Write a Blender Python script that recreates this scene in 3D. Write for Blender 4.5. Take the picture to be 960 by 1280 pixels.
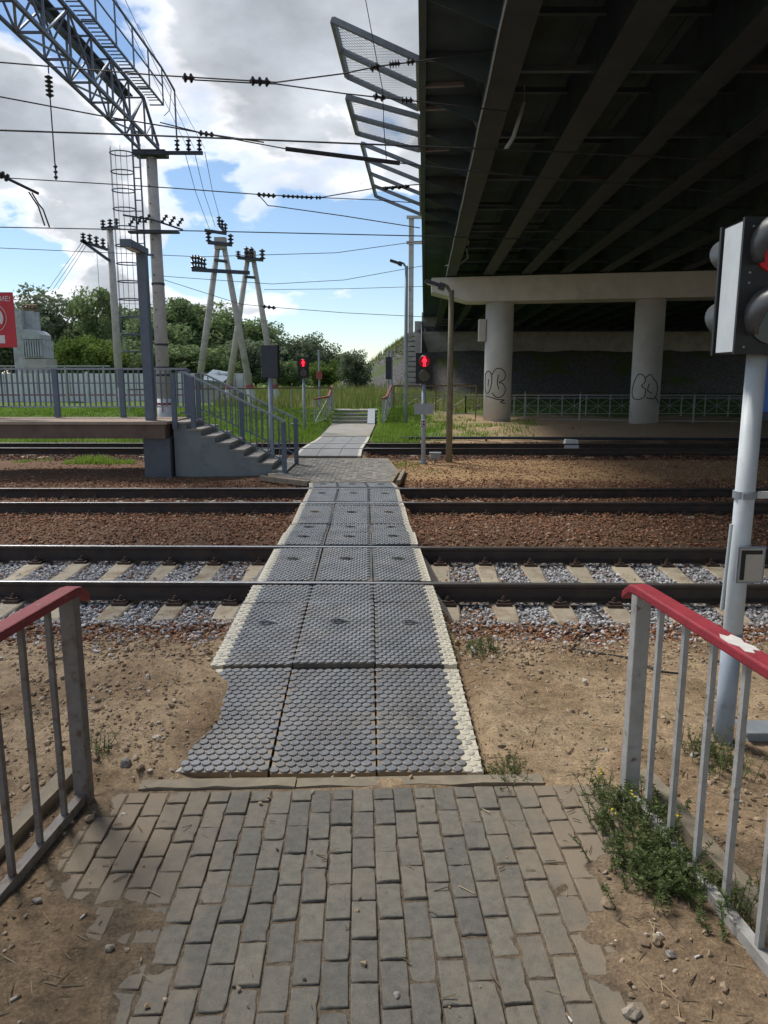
import bpy, math, random
import numpy as np
from mathutils import Vector, Matrix

R = math.radians
for o in list(bpy.data.objects):
    bpy.data.objects.remove(o, do_unlink=True)
S = bpy.context.scene
COL = S.collection

# ------------------------------------------------------------------ camera
F_PX, PITCH, CAM_H = 915.0, R(10.28), 2.0
cam = bpy.data.cameras.new('camera')
cam.sensor_fit = 'VERTICAL'
cam.sensor_height = 36.0
cam.lens = 36.0 * F_PX / 1280.0
cam.clip_start = 0.05
cam.clip_end = 5000.0
camo = bpy.data.objects.new('camera', cam)
COL.objects.link(camo)
camo.location = (0, 0, CAM_H)
camo.rotation_euler = (R(90) - PITCH, 0, 0)
S.camera = camo

# ------------------------------------------------------------------ world: sky with broken cloud
SUN_DIR = Vector((-0.56, 0.62, 1.15)).normalized()      # towards the sun
ELEV = math.asin(SUN_DIR.z)
AZ = math.atan2(SUN_DIR.x, SUN_DIR.y)
W = bpy.data.worlds.new('World')
S.world = W
W.use_nodes = True
nt = W.node_tree
nt.nodes.clear()


def N(t, k, **kw):
    n = t.nodes.new(k)
    for a, b in kw.items():
        if a == 'inp':
            for i, v in b.items():
                n.inputs[i].default_value = v
        else:
            setattr(n, a, b)
    return n


def ramp(t, stops, interp='LINEAR'):
    n = t.nodes.new('ShaderNodeValToRGB')
    e = n.color_ramp.elements
    n.color_ramp.interpolation = interp
    while len(e) < len(stops):
        e.new(0.5)
    for q, (p, c) in zip(e, stops):
        q.position = p
        q.color = (c, c, c, 1) if not hasattr(c, '__len__') else (*c, 1)
    return n


out = N(nt, 'ShaderNodeOutputWorld')
sky = N(nt, 'ShaderNodeTexSky', sky_type='NISHITA', sun_disc=False)
sky.sun_elevation = ELEV
sky.sun_rotation = AZ
sky.air_density = 1.0
sky.dust_density = 0.1
sky.ozone_density = 2.5
bg1 = N(nt, 'ShaderNodeBackground', inp={1: 0.085})
nt.links.new(sky.outputs[0], bg1.inputs[0])
tc = N(nt, 'ShaderNodeTexCoord')
sep = N(nt, 'ShaderNodeSeparateXYZ')
nt.links.new(tc.outputs['Generated'], sep.inputs[0])
zz = N(nt, 'ShaderNodeMath', operation='MAXIMUM', inp={1: 0.0})
nt.links.new(sep.outputs[2], zz.inputs[0])
za = N(nt, 'ShaderNodeMath', operation='ADD', inp={1: 0.34})
nt.links.new(zz.outputs[0], za.inputs[0])
dx = N(nt, 'ShaderNodeMath', operation='DIVIDE')
dy = N(nt, 'ShaderNodeMath', operation='DIVIDE')
nt.links.new(sep.outputs[0], dx.inputs[0]); nt.links.new(za.outputs[0], dx.inputs[1])
nt.links.new(sep.outputs[1], dy.inputs[0]); nt.links.new(za.outputs[0], dy.inputs[1])
cmb = N(nt, 'ShaderNodeCombineXYZ')
nt.links.new(dx.outputs[0], cmb.inputs[0]); nt.links.new(dy.outputs[0], cmb.inputs[1])
CLOUD_OFF = (10.30, 1.62, 0.0)
mp = N(nt, 'ShaderNodeMapping')
mp.inputs['Location'].default_value = CLOUD_OFF
nt.links.new(cmb.outputs[0], mp.inputs[0])
n1 = N(nt, 'ShaderNodeTexNoise', inp={'Scale': 1.5, 'Detail': 9.0, 'Roughness': 0.52, 'Distortion': 0.15})
nt.links.new(mp.outputs[0], n1.inputs['Vector'])
mask = ramp(nt, [(0.505, 0.0), (0.527, 0.55), (0.565, 0.97), (1.0, 1.0)], 'EASE')
nt.links.new(n1.outputs['Fac'], mask.inputs[0])
shade = ramp(nt, [(0.505, (0.98, 0.985, 1.0)), (0.55, (0.86, 0.86, 0.89)), (0.58, (0.54, 0.57, 0.61)),
                  (0.68, (0.40, 0.43, 0.47))], 'EASE')
nt.links.new(n1.outputs['Fac'], shade.inputs[0])
n2 = N(nt, 'ShaderNodeTexNoise', inp={'Scale': 4.2, 'Detail': 6.0, 'Roughness': 0.55})
nt.links.new(mp.outputs[0], n2.inputs['Vector'])
sh2 = ramp(nt, [(0.35, 0.74), (0.65, 1.18)])
nt.links.new(n2.outputs['Fac'], sh2.inputs[0])
mulc = N(nt, 'ShaderNodeMix', data_type='RGBA', blend_type='MULTIPLY', inp={0: 1.0})
nt.links.new(shade.outputs[0], mulc.inputs[6]); nt.links.new(sh2.outputs[0], mulc.inputs[7])
bg2 = N(nt, 'ShaderNodeBackground', inp={1: 0.86})
nt.links.new(mulc.outputs[2], bg2.inputs[0])
mx = N(nt, 'ShaderNodeMixShader')
nt.links.new(mask.outputs[0], mx.inputs[0])
nt.links.new(bg1.outputs[0], mx.inputs[1]); nt.links.new(bg2.outputs[0], mx.inputs[2])
nt.links.new(mx.outputs[0], out.inputs[0])

# ------------------------------------------------------------------ sun and exposure
sl = bpy.data.lights.new('sun', 'SUN')
sl.energy = 2.5
sl.angle = R(15.0)
sl.color = (1.0, 0.95, 0.87)
so = bpy.data.objects.new('sun', sl)
COL.objects.link(so)
so.location = SUN_DIR * 60
so.rotation_euler = (-SUN_DIR).to_track_quat('-Z', 'Y').to_euler()
S.view_settings.view_transform = 'Standard'
S.view_settings.look = 'None'
S.view_settings.gamma = 1.0
S.view_settings.use_curve_mapping = False
S.view_settings.exposure = 0.62
S.cycles.max_bounces = 6

# ------------------------------------------------------------------ helpers
CT, SN = math.cos(PITCH), math.sin(PITCH)


def ray(px, py):
    a, b = (px - 480.0) / F_PX, (640.0 - py) / F_PX
    return Vector((a, CT + b * SN, -SN + b * CT))


def at(px, py, Y):
    d = ray(px, py)
    return Vector((0, 0, CAM_H)) + d * (Y / d.y)


def atz(px, py, Z):
    d = ray(px, py)
    return Vector((0, 0, CAM_H)) + d * ((Z - CAM_H) / d.z)


rng = np.random.default_rng(7)
random.seed(7)
ORG = {}


def org(o):
    while o is not None:
        if o.name in ORG: return ORG[o.name]
        o = o.parent
    return Vector((0, 0, 0))


def tag(o, label=None, cat=None, group=None, kind=None):
    if label: o['label'] = label
    if cat: o['category'] = cat
    if group: o['group'] = group
    if kind: o['kind'] = kind
    return o


def thing(name, label, cat, loc=(0, 0, 0), group=None):
    o = bpy.data.objects.new(name, None)
    o.empty_display_size = 0.2
    COL.objects.link(o)
    o.location = loc
    ORG[o.name] = Vector(loc)
    return tag(o, label, cat, group)


def link(name, me, parent=None, loc=None):
    o = bpy.data.objects.new(name, me)
    COL.objects.link(o)
    if parent is not None:
        o.parent = parent
    if loc is not None:
        o.location = loc
    return o


class MB:
    def __init__(s):
        s.v, s.f, s.mi, s.cur = [], [], [], 0

    def face(s, pts):
        i = len(s.v)
        s.v += [tuple(p) for p in pts]
        s.f.append(tuple(range(i, i + len(pts))))
        s.mi.append(s.cur)
        return s

    def hexa(s, p):          # 8 corners: bottom 4 ccw, top 4 ccw
        i = len(s.v)
        s.v += [tuple(q) for q in p]
        for f in ((3, 2, 1, 0), (4, 5, 6, 7), (0, 1, 5, 4), (1, 2, 6, 5), (2, 3, 7, 6), (3, 0, 4, 7)):
            s.f.append(tuple(i + k for k in f))
            s.mi.append(s.cur)
        return s

    def box(s, c, d, rz=0.0):
        c = Vector(c)
        x, y, z = d[0] / 2, d[1] / 2, d[2] / 2
        m = Matrix.Rotation(rz, 3, 'Z')
        return s.hexa([c + m @ Vector(q) for q in ((-x, -y, -z), (x, -y, -z), (x, y, -z), (-x, y, -z),
                                                   (-x, -y, z), (x, -y, z), (x, y, z), (-x, y, z))])

    def b2(s, a, b):
        a, b = Vector(a), Vector(b)
        return s.box((a + b) / 2, b - a)

    def bar(s, p0, p1, w, h=None, up=(0, 0, 1)):   # rectangular bar between two points
        p0, p1 = Vector(p0), Vector(p1)
        h = w if h is None else h
        d = (p1 - p0).normalized()
        u = Vector(up)
        if abs(d.dot(u)) > 0.98:
            u = Vector((0, 1, 0))
        sx = d.cross(u).normalized()
        u = sx.cross(d).normalized()
        a, b = sx * w / 2, u * h / 2
        return s.hexa([p0 - a - b, p0 + a - b, p1 + a - b, p1 - a - b,
                       p0 - a + b, p0 + a + b, p1 + a + b, p1 - a + b])

    def tube(s, pts, r, n=8, caps=True):
        pts = [Vector(p) for p in pts]
        rs = r if hasattr(r, '__len__') else [r] * len(pts)
        i0 = len(s.v)
        prev = None
        for k, p in enumerate(pts):
            d = (pts[min(k + 1, len(pts) - 1)] - pts[max(k - 1, 0)])
            d = d.normalized() if d.length > 1e-9 else Vector((0, 0, 1))
            if prev is None:
                u = Vector((0, 0, 1)) if abs(d.z) < 0.9 else Vector((1, 0, 0))
            else:
                u = prev
            a = d.cross(u).normalized()
            b = a.cross(d).normalized()
            prev = b
            for j in range(n):
                t = 2 * math.pi * j / n
                s.v.append(tuple(p + (a * math.cos(t) + b * math.sin(t)) * rs[k]))
        for k in range(len(pts) - 1):
            for j in range(n):
                j2 = (j + 1) % n
                s.f.append((i0 + k * n + j, i0 + k * n + j2, i0 + (k + 1) * n + j2, i0 + (k + 1) * n + j))
                s.mi.append(s.cur)
        if caps:
            s.f.append(tuple(i0 + j for j in range(n))[::-1]); s.mi.append(s.cur)
            e = i0 + (len(pts) - 1) * n
            s.f.append(tuple(e + j for j in range(n))); s.mi.append(s.cur)
        return s

    def prism(s, poly, axis, a, b):   # closed polygon of 2-tuples swept along an axis
        def P(u, v, w):
            return {'X': (w, u, v), 'Y': (u, w, v), 'Z': (u, v, w)}[axis]
        i = len(s.v)
        n = len(poly)
        s.v += [P(u, v, a) for u, v in poly] + [P(u, v, b) for u, v in poly]
        for k in range(n):
            k2 = (k + 1) % n
            s.f.append((i + k, i + k2, i + n + k2, i + n + k)); s.mi.append(s.cur)
        s.f.append(tuple(range(i, i + n))[::-1]); s.mi.append(s.cur)
        s.f.append(tuple(range(i + n, i + 2 * n))); s.mi.append(s.cur)
        return s

    def insulator(s, p0, p1, r, nd=5, n=10):
        p0, p1 = Vector(p0), Vector(p1)
        pts, rs = [p0], [r * .3]
        for k in range(nd):
            for t, q in ((.15, .38), (.4, 1.0), (.55, .95), (.8, .4)):
                pts.append(p0.lerp(p1, (k + t) / nd)); rs.append(r * q)
        pts.append(p1); rs.append(r * .3)
        return s.tube(pts, rs, n)

    def mesh(s, name, mats, off=None, smooth=False):
        me = bpy.data.meshes.new(name)
        v = s.v if off is None else [(a - off[0], b - off[1], c - off[2]) for a, b, c in s.v]
        me.from_pydata(v, [], s.f)
        for m in (mats if isinstance(mats, (list, tuple)) else [mats]):
            me.materials.append(m)
        if any(s.mi):
            me.polygons.foreach_set('material_index', s.mi)
        if smooth:
            me.polygons.foreach_set('use_smooth', [len(f) == 4 for f in s.f])
        me.update()
        import bmesh
        bm = bmesh.new(); bm.from_mesh(me)
        bmesh.ops.recalc_face_normals(bm, faces=bm.faces)
        bm.to_mesh(me); bm.free()
        return me

    def build(s, name, mats, parent=None, smooth=False):
        off = org(parent) if parent is not None else None
        o = link(name, s.mesh(name, mats, off, smooth), parent)
        if parent is not None:
            ORG[o.name] = off
        return o


def npmesh(name, V, Fc, mats, rnd=None, smooth=False, col=None):
    V = np.asarray(V, np.float32); Fc = np.asarray(Fc, np.int32)
    me = bpy.data.meshes.new(name)
    k = Fc.shape[1]
    me.vertices.add(len(V)); me.vertices.foreach_set('co', V.ravel())
    me.loops.add(Fc.size); me.loops.foreach_set('vertex_index', Fc.ravel())
    me.polygons.add(len(Fc))
    me.polygons.foreach_set('loop_start', np.arange(0, Fc.size, k, dtype=np.int32))
    me.polygons.foreach_set('loop_total', np.full(len(Fc), k, np.int32))
    me.polygons.foreach_set('use_smooth', np.full(len(Fc), smooth, bool))
    for m in (mats if isinstance(mats, (list, tuple)) else [mats]):
        me.materials.append(m)
    if rnd is not None:
        a = me.attributes.new('rnd', 'FLOAT', 'POINT'); a.data.foreach_set('value', np.asarray(rnd, np.float32))
    if col is not None:
        a = me.attributes.new('col', 'FLOAT_COLOR', 'POINT'); a.data.foreach_set('color', np.asarray(col, np.float32).ravel())
    me.update(calc_edges=True)
    return me


# ------------------------------------------------------------------ materials
def mat(name, c1, c2=None, scale=8.0, rough=0.7, metal=0.0, bump=0.0, bscale=None, detail=6.0, lo=0.35, hi=0.65,
        c3=None, s3=2.0, t3=(0.55, 0.7), objrand=0.0, spec=None, stretch=None, coord='pos'):
    m = bpy.data.materials.new(name)
    m.use_nodes = True
    t = m.node_tree
    p = t.nodes['Principled BSDF']
    p.inputs['Roughness'].default_value = rough
    p.inputs['Metallic'].default_value = metal
    if spec is not None:
        p.inputs['Specular IOR Level'].default_value = spec
    if coord == 'pos':
        g = N(t, 'ShaderNodeNewGeometry'); vec = g.outputs['Position']
    else:
        g = N(t, 'ShaderNodeTexCoord'); vec = g.outputs['Object']
    if stretch:
        mp_ = N(t, 'ShaderNodeMapping'); mp_.inputs['Scale'].default_value = stretch
        t.links.new(vec, mp_.inputs[0]); vec = mp_.outputs[0]
    c2 = c2 or tuple(x * 0.75 for x in c1)
    nz = N(t, 'ShaderNodeTexNoise', inp={'Scale': scale, 'Detail': detail, 'Roughness': 0.62})
    t.links.new(vec, nz.inputs['Vector'])
    rp = ramp(t, [(lo, c1), (hi, c2)])
    t.links.new(nz.outputs['Fac'], rp.inputs[0])
    colr = rp.outputs[0]
    if c3:
        n3 = N(t, 'ShaderNodeTexNoise', inp={'Scale': s3, 'Detail': 7.0, 'Roughness': 0.65})
        t.links.new(vec, n3.inputs['Vector'])
        r3 = ramp(t, [(t3[0], 0.0), (t3[1], 1.0)])
        t.links.new(n3.outputs['Fac'], r3.inputs[0])
        mx_ = N(t, 'ShaderNodeMix', data_type='RGBA')
        mx_.inputs[7].default_value = (*c3, 1)
        t.links.new(r3.outputs[0], mx_.inputs[0]); t.links.new(colr, mx_.inputs[6])
        colr = mx_.outputs[2]
    if objrand:
        oi = N(t, 'ShaderNodeObjectInfo')
        mr = N(t, 'ShaderNodeMapRange', inp={3: 1 - objrand, 4: 1 + objrand})
        t.links.new(oi.outputs['Random'], mr.inputs[0])
        hs = N(t, 'ShaderNodeHueSaturation')
        t.links.new(mr.outputs[0], hs.inputs['Value']); t.links.new(colr, hs.inputs['Color'])
        colr = hs.outputs[0]
    t.links.new(colr, p.inputs['Base Color'])
    if bump:
        nb = N(t, 'ShaderNodeTexNoise', inp={'Scale': bscale or scale * 4, 'Detail': 8.0, 'Roughness': 0.7})
        t.links.new(vec, nb.inputs['Vector'])
        b = N(t, 'ShaderNodeBump', inp={'Strength': bump, 'Distance': 0.02})
        t.links.new(nb.outputs['Fac'], b.inputs['Height']); t.links.new(b.outputs[0], p.inputs['Normal'])
    return m


def attr_mat(name, stops, rough=0.85, transl=0.0, attr='rnd', noise=0.0, spec=0.3):
    m = bpy.data.materials.new(name); m.use_nodes = True
    t = m.node_tree; p = t.nodes['Principled BSDF']
    p.inputs['Roughness'].default_value = rough
    p.inputs['Specular IOR Level'].default_value = spec
    a = N(t, 'ShaderNodeAttribute', attribute_name=attr)
    rp = ramp(t, stops)
    t.links.new(a.outputs['Fac'], rp.inputs[0])
    c = rp.outputs[0]
    if noise:
        g = N(t, 'ShaderNodeNewGeometry')
        nz = N(t, 'ShaderNodeTexNoise', inp={'Scale': 30.0, 'Detail': 5.0})
        t.links.new(g.outputs['Position'], nz.inputs['Vector'])
        r2 = ramp(t, [(0.3, 1 - noise), (0.7, 1 + noise)])
        t.links.new(nz.outputs['Fac'], r2.inputs[0])
        ml = N(t, 'ShaderNodeMix', data_type='RGBA', blend_type='MULTIPLY', inp={0: 1.0})
        t.links.new(c, ml.inputs[6]); t.links.new(r2.outputs[0], ml.inputs[7]); c = ml.outputs[2]
    t.links.new(c, p.inputs['Base Color'])
    if transl:
        tr = N(t, 'ShaderNodeBsdfTranslucent'); t.links.new(c, tr.inputs[0])
        ms = N(t, 'ShaderNodeMixShader', inp={0: transl})
        t.links.new(p.outputs[0], ms.inputs[1]); t.links.new(tr.outputs[0], ms.inputs[2])
        t.links.new(ms.outputs[0], t.nodes['Material Output'].inputs[0])
    return m


def emit(name, c, s):
    m = bpy.data.materials.new(name); m.use_nodes = True
    p = m.node_tree.nodes['Principled BSDF']
    p.inputs['Base Color'].default_value = (*[x * .3 for x in c], 1)
    p.inputs['Emission Color'].default_value = (*c, 1)
    p.inputs['Emission Strength'].default_value = s
    return m


M = {}
def brick_mat():
    m = bpy.data.materials.new('brick'); m.use_nodes = True
    t = m.node_tree; p = t.nodes['Principled BSDF']; p.inputs['Roughness'].default_value = .80
    g = N(t, 'ShaderNodeNewGeometry')
    def nz(sc, de, ro=.65):
        q = N(t, 'ShaderNodeTexNoise', inp={'Scale': sc, 'Detail': de, 'Roughness': ro}); t.links.new(g.outputs['Position'], q.inputs['Vector']); return q.outputs['Fac']
    def mixc(f, a, b, mode='MIX'):
        q = N(t, 'ShaderNodeMix', data_type='RGBA', blend_type=mode)
        if isinstance(f, float): q.inputs[0].default_value = f
        else: t.links.new(f, q.inputs[0])
        t.links.new(a, q.inputs[6])
        if isinstance(b, tuple): q.inputs[7].default_value = (*b, 1)
        else: t.links.new(b, q.inputs[7])
        return q.outputs[2]
    def rmp(f, st):
        q = ramp(t, st); t.links.new(f, q.inputs[0]); return q.outputs[0]
    c = rmp(nz(22, 8), [(.34, (.165, .156, .131)), (.66, (.110, .105, .091))])
    oi = N(t, 'ShaderNodeObjectInfo')
    c = mixc(1.0, c, rmp(oi.outputs['Random'], [(0, (.80, .80, .82)), (.5, (1, .99, .97)), (1, (1.22, 1.18, 1.10))]), 'MULTIPLY')
    c = mixc(rmp(nz(260, 3, .5), [(.60, 0.0), (.72, .55)]), c, (.34, .32, .28))          # pale aggregate specks
    c = mixc(rmp(nz(120, 4, .5), [(.64, 0.0), (.74, .6)]), c, (.055, .052, .048))         # pits
    c = mixc(rmp(nz(2.4, 9, .72), [(.50, 0.0), (.74, .6)]), c, (.22, .185, .135))        # blown sand
    c = mixc(rmp(nz(9, 9, .75), [(.54, 0.0), (.75, .5)]), c, (.205, .175, .13))
    c = mixc(rmp(nz(30, 6, .6), [(.58, 0.0), (.70, .55)]), c, (.075, .070, .060))          # damp stains
    sx = N(t, 'ShaderNodeSeparateXYZ'); t.links.new(g.outputs['Position'], sx.inputs[0])
    ax = N(t, 'ShaderNodeMath', operation='ADD', inp={1: .12}); t.links.new(sx.outputs[0], ax.inputs[0])
    ab = N(t, 'ShaderNodeMath', operation='ABSOLUTE'); t.links.new(ax.outputs[0], ab.inputs[0])
    ns = N(t, 'ShaderNodeMath', operation='MULTIPLY_ADD', inp={1: .9, 2: -.45}); t.links.new(nz(5, 8, .7), ns.inputs[0])
    sm = N(t, 'ShaderNodeMath', operation='ADD'); t.links.new(ab.outputs[0], sm.inputs[0]); t.links.new(ns.outputs[0], sm.inputs[1])
    c = mixc(rmp(sm.outputs[0], [(.62, 0.0), (1.25, .85)]), c, (.25, .195, .135))           # trodden sand towards the sides
    t.links.new(c, p.inputs['Base Color'])
    b = N(t, 'ShaderNodeBump', inp={'Strength': .55, 'Distance': .008}); t.links.new(nz(150, 8, .7), b.inputs['Height']); t.links.new(b.outputs[0], p.inputs['Normal'])
    return m


M['brick'] = brick_mat()
M['kerb'] = mat('kerb', (.30, .25, .18), (.22, .19, .14), 9, .9, bump=.5, bscale=90)
M['conc'] = mat('concrete', (.42, .40, .37), (.31, .295, .27), 1.6, .88, bump=.15, bscale=40, c3=(.24, .225, .20), s3=.7, t3=(.52, .75))
M['pier'] = mat('pier_concrete', (.60, .58, .55), (.50, .485, .46), 1.2, .85, bump=.1, bscale=30, c3=(.36, .34, .31), s3=.5, t3=(.58, .8))
M['sleeper'] = mat('sleeper_concrete', (.40, .35, .26), (.30, .25, .18), 7, .88, bump=.3, bscale=60, objrand=.15, c3=(.20, .13, .08), s3=3.5, t3=(.52, .75))
M['rail_side'] = mat('rail_side', (.060, .043, .035), (.035, .026, .022), 6, .75, bump=.15, c3=(.10, .055, .03), s3=2.2, t3=(.55, .75))
M['rail_top'] = mat('rail_top', (.50, .49, .48), (.42, .41, .40), 20, .28, metal=.9)
M['rust'] = mat('rusty_clip', (.075, .045, .03), (.05, .03, .022), 40, .8)
M['steel_gal'] = mat('galvanised', (.30, .33, .36), (.24, .27, .30), 12, .55, metal=.3)
M['steel_dark'] = mat('steel_dark', (.055, .065, .085), (.04, .045, .06), 6, .6, metal=.2)
M['truss'] = mat('truss_steel', (.15, .18, .235), (.105, .125, .165), 5, .6, metal=.25)
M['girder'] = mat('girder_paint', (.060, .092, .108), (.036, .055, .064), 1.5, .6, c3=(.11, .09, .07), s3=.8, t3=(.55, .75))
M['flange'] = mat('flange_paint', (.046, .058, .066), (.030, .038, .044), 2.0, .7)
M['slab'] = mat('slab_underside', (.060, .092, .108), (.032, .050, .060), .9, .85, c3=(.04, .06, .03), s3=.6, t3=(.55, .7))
M['frame_steel'] = mat('screen_steel', (.22, .25, .27), (.16, .18, .20), 10, .55, metal=.2)
M['bracket'] = mat('bracket_paint', (.24, .22, .235), (.18, .165, .18), 9, .7)
M['bluegrey'] = mat('bluegrey_paint', (.125, .16, .21), (.10, .13, .175), 5, .55, c3=(.17, .19, .21), s3=6, t3=(.6, .75))
M['stairpaint'] = mat('stair_paint', (.23, .255, .26), (.18, .20, .205), 2.2, .7, bump=.08, c3=(.10, .12, .125), s3=1.2, t3=(.55, .75))
M['blockpaint'] = mat('block_paint', (.115, .128, .152), (.085, .096, .116), 2.5, .75, bump=.1, c3=(.12, .13, .14), s3=3, t3=(.55, .75))
M['tread'] = mat('tread_concrete', (.35, .33, .30), (.26, .245, .22), 5, .9, bump=.2)
M['beam'] = mat('platform_beam', (.165, .118, .09), (.125, .09, .07), 3, .75, c3=(.07, .055, .045), s3=1.5, t3=(.55, .8))
M['deck'] = mat('platform_deck', (.36, .27, .20), (.29, .215, .16), 3, .9, bump=.2)
M['red'] = mat('red_paint', (.33, .022, .038), (.25, .016, .028), 7, .62, bump=.3, bscale=60, c3=(.12, .05, .04), s3=16, t3=(.62, .70))
M['red_old'] = mat('red_paint_worn', (.27, .038, .045), (.20, .026, .032), 7, .66, bump=.35, bscale=60, c3=(.36, .15, .13), s3=14, t3=(.58, .70))
M['railgrey'] = mat('rail_grey', (.40, .395, .38), (.30, .29, .27), 10, .6, bump=.25, bscale=70, c3=(.15, .09, .055), s3=16, t3=(.60, .68))
M['railgrey_old'] = mat('rail_grey_worn', (.21, .19, .175), (.15, .13, .12), 10, .65, bump=.25, bscale=70, c3=(.11, .065, .04), s3=13, t3=(.54, .66))
M['white_pole'] = mat('pole_white', (.58, .62, .64), (.50, .54, .56), 6, .45, c3=(.42, .45, .46), s3=10, t3=(.60, .75))
M['pole_dirty'] = mat('pole_bluegrey', (.36, .41, .47), (.28, .33, .39), 6, .5, c3=(.20, .22, .25), s3=6, t3=(.58, .75))
M['side_white'] = mat('signal_side', (.56, .60, .62), (.50, .54, .56), 8, .5, c3=(.38, .40, .41), s3=14, t3=(.66, .75))
M['black'] = mat('black_plastic', (.016, .016, .017), (.010, .010, .011), 12, .5)
M['visor'] = mat('visor_grey', (.075, .078, .08), (.055, .057, .06), 10, .42)
M['lens_off'] = mat('lens_off', (.012, .014, .014), (.008, .009, .009), 30, .15)
M['white_plate'] = mat('white_plate', (.68, .68, .66), (.58, .58, .56), 12, .5)
M['grey_plate'] = mat('grey_plate', (.36, .40, .43), (.31, .345, .37), 10, .5)
M['olive'] = mat('olive_pole', (.215, .19, .13), (.16, .14, .095), 5, .8, c3=(.30, .27, .19), s3=3, t3=(.55, .7))
M['polecon'] = mat('pole_concrete', (.50, .475, .44), (.39, .37, .34), 3, .88, bump=.15, c3=(.25, .22, .19), s3=1.6, t3=(.55, .75))
M['wood'] = mat('pole_wood', (.175, .135, .105), (.12, .09, .07), 4, .9, stretch=(6, 6, .6), bump=.2)
M['graffiti'] = mat('graffiti_black', (.02, .02, .025), (.03, .03, .035), 12, .7)
M['sign_red'] = mat('sign_red', (.52, .022, .035), (.46, .018, .03), 6, .4)
M['sign_white'] = mat('sign_white', (.72, .72, .72), (.62, .62, .62), 9, .5)
M['ins'] = mat('insulator_brown', (.035, .028, .028), (.02, .017, .018), 20, .3)
M['ins_white'] = mat('insulator_white', (.40, .42, .43), (.33, .35, .36), 20, .35)
M['wire'] = mat('wire_dark', (.030, .032, .036), (.022, .024, .027), 20, .6, metal=.2)
M['red_on'] = emit('signal_red_on', (1.0, .012, .035), 2.6)
M['red_lens'] = emit('signal_red_lens', (.40, .004, .010), .18)
M['bluecar'] = mat('wagon_blue', (.05, .17, .55), (.04, .14, .46), 2, .5, c3=(.04, .05, .09), s3=1.5, t3=(.6, .8))
M['bark'] = mat('bark', (.10, .08, .06), (.06, .048, .036), 5, .95, bump=.3)
M['pave_far'] = mat('path_concrete', (.36, .345, .31), (.27, .26, .235), 3, .9, bump=.2, c3=(.30, .24, .16), s3=1.2, t3=(.5, .7))
M['emb'] = mat('embankment_stone', (.17, .163, .158), (.055, .053, .052), 7.0, .95, bump=1.0, bscale=6, lo=.40, hi=.62, detail=9.0, c3=(.085, .115, .035), s3=.3, t3=(.53, .60))
M['paper'] = mat('peeled_white', (.72, .69, .66), (.60, .57, .54), 25, .8, bump=.3)
M['whitewall'] = mat('whitewashed', (.68, .69, .70), (.58, .59, .60), 3, .8, c3=(.45, .45, .44), s3=1.2, t3=(.6, .8))
M['redband'] = mat('red_band', (.42, .10, .10), (.33, .08, .08), 8, .7)
M['brownpipe'] = mat('brown_pipe', (.20, .115, .065), (.14, .08, .05), 6, .7)
M['lattice'] = mat('lattice_grey', (.42, .44, .43), (.34, .36, .35), 8, .6)
M['roofblue'] = mat('pale_blue_roof', (.17, .23, .28), (.13, .18, .22), 4, .6)

STONE = attr_mat('ballast_grey', [(0, (.22, .21, .215)), (.4, (.40, .395, .405)), (.75, (.53, .525, .53)), (.93, (.64, .63, .62)), (1, (.28, .19, .13))], noise=.2)
STONE_B = attr_mat('ballast_brown', [(0, (.10, .046, .028)), (.4, (.25, .118, .064)), (.75, (.38, .205, .115)), (.92, (.48, .33, .22)), (1, (.44, .42, .40))], noise=.2)
STONE_D = attr_mat('pebbles', [(0, (.16, .11, .072)), (.5, (.31, .23, .15)), (.85, (.42, .34, .25)), (1, (.50, .47, .44))], noise=.2)
LEAF = attr_mat('leaves_mid', [(0, (.115, .165, .07)), (.5, (.195, .265, .11)), (1, (.26, .33, .15))], .75, .5)
LEAF_D = attr_mat('leaves_dark', [(0, (.095, .13, .078)), (.5, (.160, .205, .12)), (1, (.22, .255, .16))], .75, .5)
LEAF_L = attr_mat('leaves_light', [(0, (.06, .10, .02)), (.5, (.13, .20, .035)), (1, (.22, .29, .07))], .75, .4)
GRASS = attr_mat('grass_blades', [(0, (.10, .16, .03)), (.5, (.20, .32, .05)), (.85, (.30, .42, .08)), (1, (.40, .38, .15))], .8, .45)
GRASS_T = attr_mat('tall_grass', [(0, (.09, .13, .035)), (.5, (.20, .25, .065)), (.8, (.38, .36, .14)), (1, (.55, .47, .24))], .85, .45)
WEED = attr_mat('weed_leaves', [(0, (.055, .085, .03)), (.5, (.13, .175, .06)), (1, (.24, .265, .115))], .75, .4)
YELLOW = mat('flower_yellow', (.75, .58, .03), (.65, .48, .02), 30, .7)


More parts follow.
